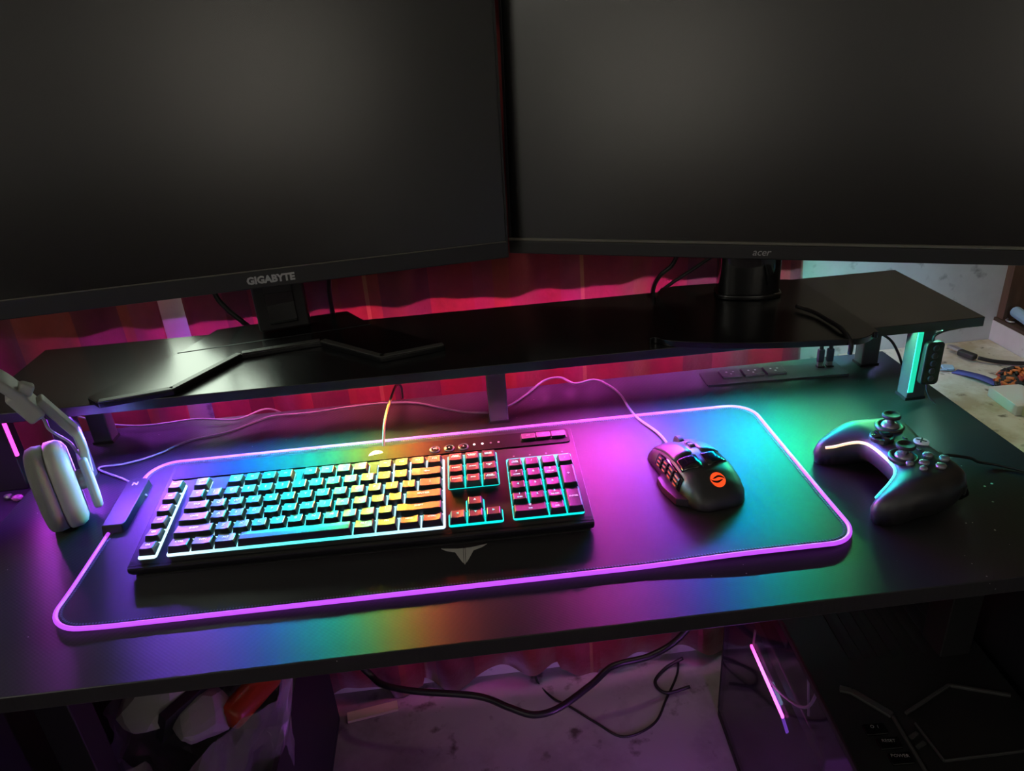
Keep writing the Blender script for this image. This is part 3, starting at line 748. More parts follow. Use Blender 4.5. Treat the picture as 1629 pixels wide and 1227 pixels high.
for poly in ([(-8.5, -5), (-7.5, -1), (-4.5, 3), (-1, 5), (.5, 5.2), (-1.5, 1), (-1.8, -3.2)], [(-1.2, -3.0), (-.6, 1), (1.4, 4.6), (4.2, 4.4), (3.6, .6), (4.0, -2.2)], [(4.6, -2.0), (4.4, .8), (5.2, 3.6), (7.6, 1.6), (8.6, -1)]):
    sail.prism([(x / 1000, y / 1000) for x, y in poly[::-1]], 0, .0003)
mat('logo_white', (.6, .62, .6), .4, emit=(.7, .9, .8), strength=.25)
sail.build('sail_emblem', 'logo_white', kb, loc=(.0025, .1525, .0013))
cable('cord', [(.010, .1660, -.006), (.0105, .180, .004), (.013, .205, .016), (.018, .250, .016), (.0215, .290, .008), (.024, .318, -.012), (.021, .340, -.045)], .0017, 'cable_brown', parent=kb)

# ------------------------------------------------------------------ mouse
ms = thing('computer_mouse', 'black gaming mouse with orange swirl emblem and thumb buttons', 'mouse', (.272, -.014, .0038), (0, 0, math.radians(9)))
secs = [(-.064, .016, .018, .007), (-.0615, .022, .024, .012), (-.056, .028, .031, .0185), (-.047, .032, .036, .0260), (-.034, .0345, .0385, .0335), (-.02, .0355, .0390, .0385),
        (-.004, .035, .038, .0400), (.014, .0345, .0365, .0375), (.032, .034, .0355, .0320), (.048, .0345, .035, .0245), (.059, .033, .034, .0170), (.0640, .030, .031, .0125), (.0655, .025, .026, .0095)]
def msec(y):
    for a, b in zip(secs, secs[1:]):
        if a[0] <= y <= b[0]:
            t = (y - a[0]) / (b[0] - a[0]); t = t * t * (3 - 2 * t) * .3 + t * .7
            return [a[i] + (b[i] - a[i]) * t for i in (1, 2, 3)]
    return secs[0][1:] if y < secs[0][0] else secs[-1][1:]
def mpt(y, th):
    wl, wr, h = msec(y); c, s = math.cos(th), math.sin(th)
    e = .62 if c < 0 else .8
    w = wl if c < 0 else wr
    return (w * math.copysign(abs(c) ** e, c), y, h * abs(s) ** .82)
mb = MB(); NS, NT = 40, 26; vs = []; fs = []
for i in range(NS + 1):
    y = -.064 + .1295 * i / NS
    for j in range(NT + 1): vs.append(mpt(y, PI * j / NT))
for i in range(NS):
    for j in range(NT):
        a = i * (NT + 1) + j; fs.append((a, a + 1, a + NT + 2, a + NT + 1))
fs.append(tuple(range(NT + 1))); fs.append(tuple(NS * (NT + 1) + j for j in range(NT, -1, -1)))
for i in range(NS): fs.append((i * (NT + 1), (i + 1) * (NT + 1), (i + 1) * (NT + 1) + NT, i * (NT + 1) + NT))
mat('mouse_shell', (.014, .014, .015), .44, spec=.8)
mb.add(vs, fs).build('shell', 'mouse_shell', ms, smooth=True)
def mpatch(y0, y1, t0, t1, off, ny=8, nt=6, th=.0012, skew=0):
    """raised curved panel lying on the shell"""
    mb = MB(); vs = []; fs = []
    for lay in (off, off - th - .001):
        for i in range(ny + 1):
            for j in range(nt + 1):
                u_ = i / ny; v_ = j / nt; t = t0 + (t1 - t0) * v_; y = y0 + (y1 - y0) * u_ + skew * (v_ - .5)
                p = Vector(mpt(y, t)); e = .003
                a = Vector(mpt(y + e, t)) - Vector(mpt(y - e, t)); b = Vector(mpt(y, t + .03)) - Vector(mpt(y, t - .03))
                nn = b.cross(a); nn = -nn.normalized() if nn.length else Vector((0, 0, 1))
                if nn.dot(p - Vector((0, y, .01))) < 0: nn = -nn
                vs.append(tuple(p + nn * lay))
    m = (ny + 1) * (nt + 1)
    for i in range(ny):
        for j in range(nt):
            a = i * (nt + 1) + j; fs.append((a, a + 1, a + nt + 2, a + nt + 1)); fs.append((m + a, m + a + nt + 1, m + a + nt + 2, m + a + 1))
    rim = [i * (nt + 1) for i in range(ny + 1)] + [ny * (nt + 1) + j for j in range(1, nt + 1)] + [i * (nt + 1) + nt for i in range(ny - 1, -1, -1)] + [j for j in range(nt - 1, 0, -1)]
    for k in range(len(rim)):
        a, b = rim[k], rim[(k + 1) % len(rim)]; fs.append((a, m + a, m + b, b))
    return mb.add(vs, fs)
mpatch(-.004, .064, .30 * PI, .485 * PI, .0012).build('right_button', 'mouse_shell', ms, smooth=True)
mpatch(-.004, .064, .53 * PI, .74 * PI, .0012).build('left_button', 'mouse_shell', ms, smooth=True)
mpatch(-.026, -.006, .30 * PI, .50 * PI, .0008, skew=-.006).build('gloss_insert', 'black_gloss', ms, smooth=True)
mpatch(-.026, -.006, .52 * PI, .74 * PI, .0008, skew=.006).build('gloss_insert', 'black_gloss', ms, smooth=True)
pan = mpatch(-.030, .034, .775 * PI, .935 * PI, .0010).build('thumb_panel', 'black_gloss', ms, smooth=True)
for r in range(4):
    for c in range(3):
        y = -.022 + r * .0148; t = (.815 + c * .042) * PI
        b = mpatch(y - .0052, y + .0052, t - .048, t + .048, .0032, 2, 2).build('thumb_button', 'black_plastic', ms)
        mpatch(y - .0028, y + .0028, t - .020, t + .020, .0036, 1, 1, .0001).build('button_print', 'orange_glow', b)
fl = MB(); pts = [(-.031, -.048), (-.043, -.040), (-.047, -.012), (-.045, .006), (-.036, .014), (-.030, .014), (-.030, -.048)]
fl.prism(pts[::-1], .0, .0085, .05); fl.build('thumb_rest', 'mouse_shell', ms, bevel=.003, seg=3)
wh = MB().lathe([(.0085, -.0035), (.0105, -.0028), (.0105, .0028), (.0085, .0035)], 24, axis='x'); wheel = wh.build('scroll_wheel', 'rubber', ms, loc=(.0005, .044, .0225), smooth=False)
for y, z in ((.024, .0355), (.014, .0385)):
    MB().box((0, 0, 0), (.006, .007, .003)).build('top_button', 'chrome_grey', ms, bevel=.001, loc=(.0005, y, z), rot=(-.28, 0, 0))
ly = -.0455
em_ = MB()
def dome(x, y):
    best = min((PI * k / 400 for k in range(20, 381)), key=lambda t: abs(mpt(y, t)[0] - x)); return mpt(y, best)[2]
R_ = .0086
def on_shell(x, y, off):
    rot = math.radians(-10); xr_, yr_ = x * math.cos(rot) - y * math.sin(rot), x * math.sin(rot) + y * math.cos(rot)
    X, Y = .003 + xr_, ly + yr_ * .84; return (X, Y, dome(X, Y) + off)
n = 36; vs = [on_shell(0, 0, .0006)] + [on_shell(R_ * f_ * math.cos(2 * PI * k / n), R_ * f_ * math.sin(2 * PI * k / n), .0006) for f_ in (.35, .7, 1) for k in range(n)]
fs = [(0, 1 + k, 1 + (k + 1) % n) for k in range(n)]
for l in range(2):
    for k in range(n): fs.append((1 + l * n + k, 1 + l * n + (k + 1) % n, 1 + (l + 1) * n + (k + 1) % n, 1 + (l + 1) * n + k))
em_.add(vs, fs); emb = em_.build('round_emblem', 'mouse_logo', ms, smooth=True)
sl_ = MB()
for sg in (1, -1):
    up_ = catmull([(1.0, -.02, 0), (.72, .42, 0), (.15, .56, 0), (-.40, .30, 0), (-.72, .0, 0)], 6)
    lo_ = catmull([(1.0, -.02, 0), (.62, .20, 0), (.12, .26, 0), (-.34, .08, 0), (-.72, .0, 0)], 6)
    vs = []
    for a, b in zip(up_, lo_): vs += [on_shell(sg * a.x * R_, sg * a.y * R_, .0010), on_shell(sg * b.x * R_, sg * b.y * R_, .0010)]
    sl_.add(vs, [(2 * k, 2 * k + 1, 2 * k + 3, 2 * k + 2) for k in range(len(vs) // 2 - 1)])
sl_.build('swirl', 'black_matte', emb)
c9, s9 = math.cos(math.radians(9)), math.sin(math.radians(9))
def to_ms(x, y, z):
    x -= .272; y -= -.014; return (x * c9 + y * s9, -x * s9 + y * c9, z - .0038)
cable('cord', [(0, .0645, .006)] + [to_ms(*q) for q in ((.258, .095, .0062), (.243, .140, .0052), (.239, .177, .0035), (.237, .213, .0035), (.228, .247, .0035), (.209, .268, .006), (.179, .262, .006), (.160, .283, .008), (.135, .282, .006), (.105, .248, .0035), (.082, .222, .0035), (.072, .214, .0035))], .0017, 'cable_grey', parent=ms)

# ------------------------------------------------------------------ game controller
gc = thing('game_controller', 'black game controller with glowing V line and two thumbsticks', 'controller', (.483, -.060, .0), (0, 0, math.radians(-88)))
half = [(0, 38), (24, 39.5), (44, 42), (60, 38), (71, 24), (76.5, 4), (78, -18), (76, -40), (70, -56), (62, -62.5), (53, -60), (46, -50), (39, -36), (30, -25), (16, -21.5)]
ol = half + [(0, -21)] + [(-x, y) for x, y in reversed(half[1:])]
ol = [Vector((p.x, p.y)) for p in catmull([(x / 1000, y / 1000, 0) for x, y in ol], 6, True)]
def gprof(d, D): t = min(d / D, 1); return math.sqrt(max(0, 1 - (1 - t) ** 2))
def droop(x, y):
    return -.017 * ss(-.012, -.062, y) + .004 * ss(.0, .04, y)
def gtop(x, y, d): return .0315 + droop(x, y) + .0185 * gprof(d, .022)
def gbot(x, y, d): return max(.0008, .0315 + droop(x, y) - (.020 + .010 * ss(.03, .05, abs(x))) * gprof(d, .020))
mat('pad_shell', (.013, .013, .014), .44, spec=.8)
inflate(ol, .0035, gtop, gbot).build('shell', 'pad_shell', gc, smooth=True)
TOP = .0500
def ztop(x, y):
    p = Vector((x, y)); d = min((p - a).length for a in ol); return gtop(x, y, d)
def at(mb, name, m, x, y, dz=0, parent=None, **k):
    return mb.build(name, m, parent or gc, loc=(x, y, ztop(x, y) + dz), **k)
for (x, y) in ((-.040, .013), (.0195, -.0075)):
    st_ = at(MB().lathe([(.0155, -.003), (.0158, .0006), (.0140, .0022), (.0120, .0016), (.0105, -.001)], 32), 'stick_ring', 'pad_shell', x, y, smooth=True)
    MB().lathe([(.0100, -.001), (.0095, .002), (.0070, .0050)], 24).build('stick_dome', 'chrome_grey', st_, smooth=True)
    MB().lathe([(.0042, .0040), (.0038, .0095), (.0050, .0110)], 20).build('stick_shaft', 'chrome_grey', st_, smooth=True)
    MB().lathe([(.0060, .0105), (.0094, .0118), (.0100, .0136), (.0094, .0154), (.0082, .0158), (.0066, .0148), (.0001, .0142)], 32).build('stick_cap', 'rubber', st_, smooth=True)
dp = at(MB().lathe([(.0125, -.001), (.0128, .0030), (.0118, .0042), (.0060, .0030), (.0001, .0026)], 16), 'direction_pad', 'pad_shell', -.0205, -.0085)
cr = MB(); cr.box((0, 0, .0038), (.022, .0062, .0022)); cr.box((0, 0, .00381), (.0062, .022, .0022)); cr.build('direction_cross', 'black_gloss', dp, bevel=.0008)
for x, y in ((.0385, .0025), (.0495, .0135), (.0275, .0135), (.0385, .0245)):
    at(MB().lathe([(.0052, -.001), (.0052, .0026), (.0042, .0036), (.0001, .0038)], 20), 'face_button', 'chrome_grey', x, y, smooth=True)
for x, y in ((.0345, -.0105), (.0475, -.0040)):
    at(MB().lathe([(.0042, -.001), (.0040, .0020), (.0028, .0030), (.0001, .0031)], 16), 'small_button', 'chrome_grey', x, y, smooth=True)
gd = at(MB().lathe([(.0078, -.001), (.0078, .0012), (.0066, .0020), (.0001, .0022)], 28), 'guide_button', mat('guide_glow', (.5, .5, .5), .4, emit=(.6, .8, .8), strength=.12), 0, .0245)
gx = MB()
for a in (.75, -.75): gx.box((0, 0, .0024), (.0105, .0016, .0006), (0, 0, a))
gx.build('guide_mark', 'black_plastic', gd)
for x, y in ((-.0125, .0135), (.0125, .0135), (0, .0090)):
    at(MB().prism(rrect(-.0032, -.0017, .0032, .0017, .0015, 4), -.001, .0012), 'menu_button', 'pad_shell', x, y)
line = []
for k in range(len(ol)):
    p = ol[k]
    if p.y < -.018 and abs(p.x) < .0625 and (abs(p.x) < .050 or p.y > -.0545): line.append(p)
line = sorted(line, key=lambda p: p.x)
lp = []
for p in line:
    n_ = Vector((0, 1)) if abs(p.x) < .03 else Vector((math.copysign(.88, p.x), .48))
    q = p + n_ * .0028; lp.append((q.x, q.y, gtop(q.x, q.y, .0028) + .0004))
MB().tube(lp, .0017, 8).build('light_line', 'pad_line', gc, smooth=True)
for s in (-1, 1):
    bm_ = MB().prism([(s * .022, .036), (s * .050, .040), (s * .064, .034), (s * .060, .028), (s * .045, .034), (s * .022, .031)][::s], -.009, .0045)
    bm_.build('bumper', 'pad_shell', gc, bevel=.002, loc=(0, .003, .030))
    MB().box((s * .042, .041, .018), (.026, .016, .020), (.5, 0, 0)).build('trigger', 'black_gloss', gc, bevel=.005, seg=3)
jk = MB().box((0, .046, .030), (.010, .016, .007)).build('plug', 'black_plastic', gc, bevel=.002)
def to_gc(x, y, z):
    a = math.radians(88); x -= .483; y += .060; return (x * math.cos(a) - y * math.sin(a), x * math.sin(a) + y * math.cos(a), z)
cable('cord', [(0, .052, .030), (-.002, .062, .028), to_gc(.575, -.052, .018), to_gc(.592, -.046, .007), to_gc(.612, -.052, .004), to_gc(.640, -.075, .003), to_gc(.659, -.100, .003), to_gc(.668, -.11, -.004), to_gc(.670, -.115, -.03)], .0018, 'cable_black', parent=gc)

# ------------------------------------------------------------------ headset
hd = thing('headset', 'white over-ear headset with grey cushions at the left edge of the desk', 'headset', (-.4500, .040, .0), (0, 0, math.radians(28)))
def ear(sx, x0, tag_=''):
    """ear cup; sx = -1 for the cup whose cushion faces left; x0 = local x of its centre"""
    def ovalring(prof, name, m, parent, zc=.0525, ry=.037, rz=.0515, smooth=True):
        mb = MB(); vs = []; n = 36
        for x, k in prof:
            for i in range(n):
                a = 2 * PI * i / n; c, s_ = math.cos(a), math.sin(a)
                vs.append((x0 + sx * x, math.copysign(abs(c) ** .75, c) * ry * k, zc + math.copysign(abs(s_) ** .75, s_) * rz * k))
        m_ = len(prof)
        fs = [(i * n + k, i * n + (k + 1) % n, (i + 1) * n + (k + 1) % n, (i + 1) * n + k) for i in range(m_ - 1) for k in range(n)]
        fs.append(tuple(range(n))); fs.append(tuple((m_ - 1) * n + k for k in range(n)))
        return mb.add(vs, fs).build(name, m, parent, smooth=smooth)
    cup = ovalring([(.006, .93), (.003, 1.0), (-.008, 1.0), (-.014, .93), (-.017, .80)], 'ear_cup', 'white_plastic', hd)
    ovalring([(.024, .55), (.026, .70), (.025, .84), (.022, .95), (.015, .99), (.0062, .97)], 'ear_cushion', 'cushion', hd)
    MB().box((x0 - sx * .0285, 0, .050), (.010, .034, .066)).build('yoke_plate', 'white_plastic', hd, bevel=.004, seg=3)
    MB().lathe([(.012, -.006), (.012, .006)], 20, c=(x0 - sx * .020, 0, .052), axis='x').build('hinge', 'white_plastic', hd)
    # arm: flat bar going up and leaning inwards
    arm = MB(); P_ = [(-.0300, .060), (-.0330, .092), (-.0320, .110), (-.0090, .160)]; th = .0048; wy = .011
    P_ = [(x0 + sx * x, z) for x, z in P_]
    vs = []; fs = []
    for i, (x, z) in enumerate(P_):
        a = Vector(P_[max(i - 1, 0)]); b = Vector(P_[min(i + 1, len(P_) - 1)]); t = (b - a).normalized(); n_ = Vector((t.y, -t.x)) * th
        for q in ((x + n_.x, -wy, z + n_.y), (x + n_.x, wy, z + n_.y), (x - n_.x, wy, z - n_.y), (x - n_.x, -wy, z - n_.y)): vs.append(q)
    for i in range(len(P_) - 1):
        for k in range(4): fs.append((i * 4 + k, i * 4 + (k + 1) % 4, (i + 1) * 4 + (k + 1) % 4, (i + 1) * 4 + k))
    fs += [(0, 1, 2, 3), (15, 14, 13, 12)]
    arm.add(vs, fs).build('slider_arm', 'white_plastic', hd, bevel=.0025)
    return cup
SEP = .165
ear(-1, 0.0)
ear(1, -SEP)
# head band between the arms
cxb = -SEP / 2; NB = 40; vs = []; fs = []
def bandpt(t):     # t 0..1 from the right end to the left end
    a = math.radians(8) + math.radians(164) * t
    return (cxb + .081 * math.cos(a), .146 + .076 * math.sin(a))
for i in range(NB + 1):
    x, z = bandpt(i / NB); a = Vector(bandpt(max(i - 1, 0) / NB)); b = Vector(bandpt(min(i + 1, NB) / NB)); t = (b - a).normalized(); n_ = Vector((t.y, -t.x))
    th = .0055; w_ = .0205 + .003 * math.sin(PI * i / NB)
    for q in ((th, -w_), (th, w_), (-th, w_), (-th, -w_)): vs.append((x + n_.x * q[0], q[1], z + n_.y * q[0]))
for i in range(NB):
    for k in range(4): fs.append((i * 4 + k, i * 4 + (k + 1) % 4, (i + 1) * 4 + (k + 1) % 4, (i + 1) * 4 + k))
fs += [(0, 1, 2, 3), (NB * 4 + 3, NB * 4 + 2, NB * 4 + 1, NB * 4)]
MB().add(vs, fs).build('head_band', 'white_plastic', hd, bevel=.003)
for s, xx in ((1, -.0035), (-1, -SEP + .0035)):
    MB().box((xx, 0, .160), (.018, .042, .038), (0, -.42 * s, 0)).build('band_end', 'white_plastic', hd, bevel=.004, seg=3)
    MB().box((xx + s * .006, -.010, .178), (.014, .014, .013), (0, .6 * s, 0)).build('size_knob', 'white_plastic', hd, bevel=.003, seg=3)
cable('ear_wire', [(-.003, .004, .152), (.006, .008, .134), (.007, .014, .118), (.014, .014, .106), (.022, .010, .096), (.026, .006, .082)], .0016, 'white_plastic', parent=hd)

# ------------------------------------------------------------------ loose cables on the desk and behind
cable('usb_cable', [(-.380, .075, .005), (-.420, .120, .0022), (-.472, .160, .0022), (-.438, .166, .0022), (-.403, .183, .0022), (-.371, .212, .0022), (-.322, .226, .0022), (-.285, .252, .0022), (-.260, .259, .004), (-.204, .256, .005), (-.151, .262, .005),
        (-.096, .262, .005), (-.054, .255, .003), (-.022, .235, .0022), (.013, .214, .0022), (.045, .205, .0022)], .0015, 'cable_grey', 'thin grey cable winding along the desk behind the keyboard')
cable('usb_cable', [(-.60, .330, .02), (-.554, .300, .016), (-.501, .272, .012), (-.443, .258, .010), (-.372, .262, .010), (-.315, .256, .006), (-.28, .285, .004), (-.26, .31, -.02)], .0015, 'cable_grey', 'thin grey cable crossing the back left desk corner by the headset')
cable('power_cable', [(-.33, .325, .26), (-.326, .327, .18), (-.314, .328, .150), (-.296, .327, .128), (-.289, .335, .11), (-.285, .345, .05)], .0038, 'cable_black', 'thick black cable left of the GIGABYTE monitor neck')
cable('video_cable', [(-.160, .33, .26), (-.164, .34, .183), (-.168, .345, .155), (-.169, .347, .126), (-.168, .35, .05)], .0036, 'cable_black', 'black cable hanging right of the GIGABYTE monitor neck')
cable('power_cable', [(.345, .290, .21), (.332, .292, .168), (.314, .300, .147), (.309, .316, .120), (.315, .328, .08), (.32, .335, .02)], .0033, 'cable_black', 'black cable curving down left of the acer monitor neck')
cable('video_cable', [(.400, .318, .165), (.370, .322, .145), (.335, .326, .122), (.30, .335, .09)], .0028, 'cable_black', 'straight black cable slanting behind the acer monitor neck')
cable('audio_cable', [(.462, .170, .1320), (.474, .145, .1315), (.478, .115, .1312), (.480, .085, .1312), (.481, .062, .1225), (.481, .060, .108)], .0030, 'cable_black', 'black cable lying over the glossy acer stand base')

# ------------------------------------------------------------------ power strip let into the desk
ps = thing('power_strip', 'flat black outlet strip set into the desk at the back right', 'power strip', (.47, .236, .0), (0, 0, -.04))
MB().prism(rrect(-.104, -.020, .104, .024, .003), .0002, .0022).build('plate', 'black_plastic', ps, bevel=.0006)
MB().span((-.103, -.0215, .0002), (.103, -.0195, .0030)).build('front_lip', 'steel_grey', ps)
for k in range(3):
    x = -.062 + k * .033
    ou = MB().prism(rrect(x - .0145, -.004, x + .0145, .020, .002), .0023, .0060).build('outlet', 'black_plastic', ps, bevel=.0008)
    MB().span((x - .014, -.0055, .0023), (x + .014, -.0042, .0055)).build('outlet_lip', 'chrome_grey', ou)
    for dx, dy in ((-.005, .010), (.005, .010), (0, .003)):
        MB().lathe([(.0016, .0060), (.0016, .0063)], 10, c=(x + dx, dy, 0)).build('socket_hole', 'print_grey', ou)
for k in range(2):
    MB().span((.069 + k * .014, .006, .0023), (.079 + k * .014, .014, .0042)).build('usb_port', 'black_matte', ps)
mat('usb_shell', (.05, .06, .09), .35)
for k, (x, y, lab) in enumerate(((.5435, .2432, 'upright blue-grey plug in the desk outlet strip, nearer the outlets'), (.5575, .2425, 'upright blue-grey plug in the desk outlet strip, nearer the right posts'))):
    up = thing('usb_plug', lab, 'plug', (x, y, .0043), (0, 0, -.04), 'plugs in the outlet strip')
    MB().span((-.0035, -.002, 0), (.0035, .002, .006)).build('connector', 'silver', up)
    MB().box((0, 0, .0165), (.0100, .0070, .021)).build('grip', 'usb_shell', up, bevel=.002)
    MB().lathe([(.0030, .027), (.0026, .034), (.0020, .036)], 12).build('strain_relief', 'cable_black', up)
    pts = [(0, 0, .035), (.001, .010, .045), (.002, .030, .060), (.004, .055, .085), (.005, .075, .088)] if k == 0 else [(0, 0, .035), (.006, -.001, .048), (.028, .000, .054), (.058, -.006, .050), (.078, -.014, .040), (.088, -.024, .022), (.090, -.040, .004)]
    cable('cord', pts, .0019, 'cable_black', parent=up)

# ------------------------------------------------------------------ LED controller on the right post
rc = thing('led_controller', 'small black button box hanging on the right shelf post', 'controller', (.6250, .1140, .0265), (math.radians(-4), math.radians(3), 0))
MB().prism(rrect(-.0125, 0, .0125, .060, .006), -.0045, .0045).build('case', 'black_plastic', rc, bevel=.002, rot=(PI / 2, 0, 0))
MB().prism(rrect(-.0100, .004, .0100, .056, .004), .0046, .0049).build('face_plate', 'black_gloss', rc, rot=(PI / 2, 0, 0))
for k in range(5):
    b = MB().lathe([(.0042, .0050), (.0040, .0062), (.0030, .0066)], 16, c=(0, .0095 + k * .0105, 0)).build('button', 'bezel', rc, rot=(PI / 2, 0, 0))
cable('cord', [(-.003, 0, .060), (-.002, -.001, .068), (.010, -.002, .074), (.030, 0, .0765), (.048, .004, .079), (.0555, .010, .081), (.052, .025, .0785)], .0018, 'cable_black', parent=rc)
cable('tail_cord', [(.0, 0, .0), (.001, -.002, -.010), (.006, -.006, -.020), (.010, -.012, -.0245)], .0012, 'cable_black', parent=rc)

# ------------------------------------------------------------------ white side table on the right, and what lies on it
sd = thing('side_table', 'stained white low table right of the desk', 'table', (.808, .02, FZ))
MB().span((-.140, -.42, .635), (.136, .399, .665)).build('table_top', 'dirty_board', sd, bevel=.002)
MB().span((-.135, -.41, 0), (.134, .39, .6349)).build('carcass', 'bin', sd, bevel=.002)  # solid black body added to keep the space below the top dark
MB().span((-.130, -.416, .02), (.130, -.4101, .62)).build('door', 'bin', sd, bevel=.001)
TZ = -.065
uc = thing('usb_cable', 'black cable with shiny metal plug lying on the stained white table', 'cable', (.852, .345, TZ))
MB().box((.000, .030, .0100), (.010, .026, .0045), (0, 0, .25)).build('metal_plug', 'silver', uc, bevel=.001)
MB().box((.004, .004, .0085), (.013, .030, .010), (0, 0, .35)).build('grip', 'rubber', uc, bevel=.003)
cable('cord', [(.012, -.012, .0085), (.03, -.024, .006), (.055, -.034, .0045), (.085, -.048, .0045), (.093, -.09, .004)], .0034, 'cable_black', parent=uc)
sp = thing('blue_strap', 'flat blue strap with pale clasp on the stained white table', 'strap', (.803, .310, TZ))
v0 = [(.006, -.002, .0015), (.014, -.018, .004), (.024, -.040, .006), (.034, -.062, .004)]
bs = MB(); vs = []; fs = []
for q in catmull(v0, 6): vs += [(q.x - .008, q.y - .004, q.z), (q.x + .008, q.y + .004, q.z)]
for i in range(len(vs) // 2 - 1): fs.append((2 * i, 2 * i + 1, 2 * i + 3, 2 * i + 2))
bs.add(vs, fs).build('webbing', 'blue_strap', sp, solid=.0015, smooth=True)
MB().box((0, .008, .004), (.018, .016, .006), (0, 0, -.4)).build('clasp', 'light_blue', sp, bevel=.002)
MB().tube(catmull([(-.004, .010, .004), (-.014, .016, .004), (-.016, .004, .004), (-.006, .0, .004)], 6), .0016, 6).build('hook', 'light_blue', sp, smooth=True)
cd = thing('cord_bundle', 'round bundle of orange and black braided cord on the white table', 'cord', (.862, .238, TZ + .001))
rnd = random.Random(4)
CM = [mat('cord_black', (.012, .012, .012), .6), mat('cord_orange', (.55, .14, .03), .6), mat('cord_red', (.35, .05, .04), .6)]
for mi, cnt in ((0, 80), (1, 60), (2, 30)):
    mb = MB()
    for k in range(cnt):
        a = rnd.uniform(0, 2 * PI); b = math.asin(rnd.uniform(.0, 1)); R0 = .030 * rnd.uniform(.85, 1.02)
        ax = Vector((math.cos(a) * math.cos(b), math.sin(a) * math.cos(b), math.sin(b))); tn = ax.cross(Vector((rnd.uniform(-1, 1), rnd.uniform(-1, 1), rnd.uniform(-1, 1)))).normalized()
        pts = []
        for q in (-1, -.33, .33, 1):
            v = (ax + tn * q * .17).normalized() * R0; pts.append((v.x, v.y, max(.003, v.z * .95 + .002)))
        mb.tube(pts, .0024, 5)
    mb.lathe([(.022, .002), (.026, .008), (.024, .018), (.012, .025)], 12) if mi == 0 else None
    oo = mb.build('cord_strands', CM[mi], cd, smooth=True); oo['kind'] = 'stuff'
bx_ = thing('flat_box', 'flat white box with a cardboard end on the white table', 'box', (.800, .150, TZ + .0002), (0, 0, math.radians(-3)))
MB().span((.000, .006, 0), (.085, .072, .016)).build('sleeve', 'white_card', bx_, bevel=.001)
MB().span((.008, -.008, .001), (.083, .0058, .0145)).build('cardboard_end', 'cardboard', bx_, bevel=.001)
tub = MB().tube([(.966, .398, -.009), (.955, .34, -.009), (.948, .30, -.009)], .0095, 14).build('metal_tube', 'light_blue', smooth=False)
tag(tub, 'pale blue tube lying on the wooden ledge at the right edge', 'tube')
hk = MB().tube(catmull([(.956, .400, -.0215), (.950, .395, -.0215), (.9495, .386, -.0215), (.955, .382, -.0215)], 6), .0018, 6).build('metal_hook', 'silver', smooth=True)
tag(hk, 'small curved metal hook on the wooden ledge beside the tube', 'hook')

# ------------------------------------------------------------------ computer tower under the desk
pc = thing('computer_tower', 'black computer tower under the desk with pink light bar behind glass', 'computer', (.408, -.232, FZ), (0, 0, math.radians(-3)))
TW, TD, TH = .235, .49, .45
MB().span((0, 0, 0), (TW, TD, .018)).build('bottom_panel', 'black_matte', pc, bevel=.003)
MB().span((0, TD - .006, .0181), (TW, TD, TH - .0131)).build('rear_panel', 'black_matte', pc)
MB().span((TW - .006, .046, .0181), (TW, TD - .0061, TH - .0131)).build('right_panel', 'black_matte', pc)
MB().span((0, 0, .0181), (TW, .045, TH - .0131)).build('front_panel', 'black_matte', pc, bevel=.004)
MB().span((0, 0, TH - .013), (TW, TD, TH)).build('top_panel', 'black_plastic', pc, bevel=.003)
MB().span((.0005, .0452, .020), (.0040, TD - .0063, TH - .0133)).build('glass_panel', 'glass', pc)
MB().span((.18, .050, .020), (.186, TD - .01, TH - .016)).build('tray', 'black_matte', pc)
gp = MB().span((.040, .17, .255), (.175, .46, .285)).build('graphics_card', 'black_plastic', pc, bevel=.004)
xramp_emit('tower_bar', 'mesh', .22, .42, [(.22, (1, .04, .35)), (.26, (1, .12, .8)), (.34, (.95, .16, .9)), (.40, (1, .03, .25))], 6.0, axis=1)
lb = MB().box((.012, .0, .2775), (.004, .142, .005)); lb.v = [(x, y + .3195, z) for x, y, z in lb.v]
lb.build('light_bar', 'tower_bar', gp, bevel=.001)
for k in range(4):
    MB().span((.05 + k * .008, .345, .31), (.054 + k * .008, .46, .345)).build('memory_stick', 'black_gloss', pc)
MB().span((.055, .29, .335), (.13, .36, .40)).build('cpu_cooler', 'black_plastic', pc, bevel=.006)
mat('tower_violet', (.2, .1, .4), .5, emit=s2l('#7a48d0'), strength=.9)
MB().box((.031, .30, .232), (.003, .07, .007), (.35, 0, 0)).build('violet_slat', 'tower_violet', pc)
mat('tower_teal', (.2, .4, .4), .5, emit=s2l('#58b0b0'), strength=.5)
MB().box((.030, .315, .250), (.003, .040, .006), (0, 0, 0)).build('card_print', 'tower_teal', pc)
cable('inner_cable', [(.020, .40, .30), (.018, .39, .265), (.020, .34, .262), (.024, .28, .285), (.03, .22, .33), (.035, .20, .40)], .0022, 'cable_grey', parent=pc)
cable('inner_cable', [(.03, .24, .42), (.035, .235, .36), (.04, .23, .30)], .0018, 'cable_grey', parent=pc)
c3, s3 = math.cos(math.radians(3)), math.sin(math.radians(3))
def to_pc(x, y):
    x -= .408; y += .232; return (x * c3 - y * s3, x * s3 + y * c3)
mat('ridge', (.05, .05, .05), .45)
def ridge(name, pts, w, z=.004):
    mb = MB()
    for a, b in zip(pts, pts[1:]):
        a = Vector(to_pc(*a)); b = Vector(to_pc(*b)); n_ = Vector((-(b - a).y, (b - a).x)).normalized() * w / 2
        mb.prism([tuple(a - n_), tuple(b - n_), tuple(b + n_), tuple(a + n_)], TH, TH + z)
    return mb.build(name, 'ridge', pc, bevel=.0008)
ridge('ridge', [(.443, -.090), (.455, -.096), (.484, -.136)], .0085)
ridge('ridge', [(.484, -.138), (.480, -.212)], .0035)
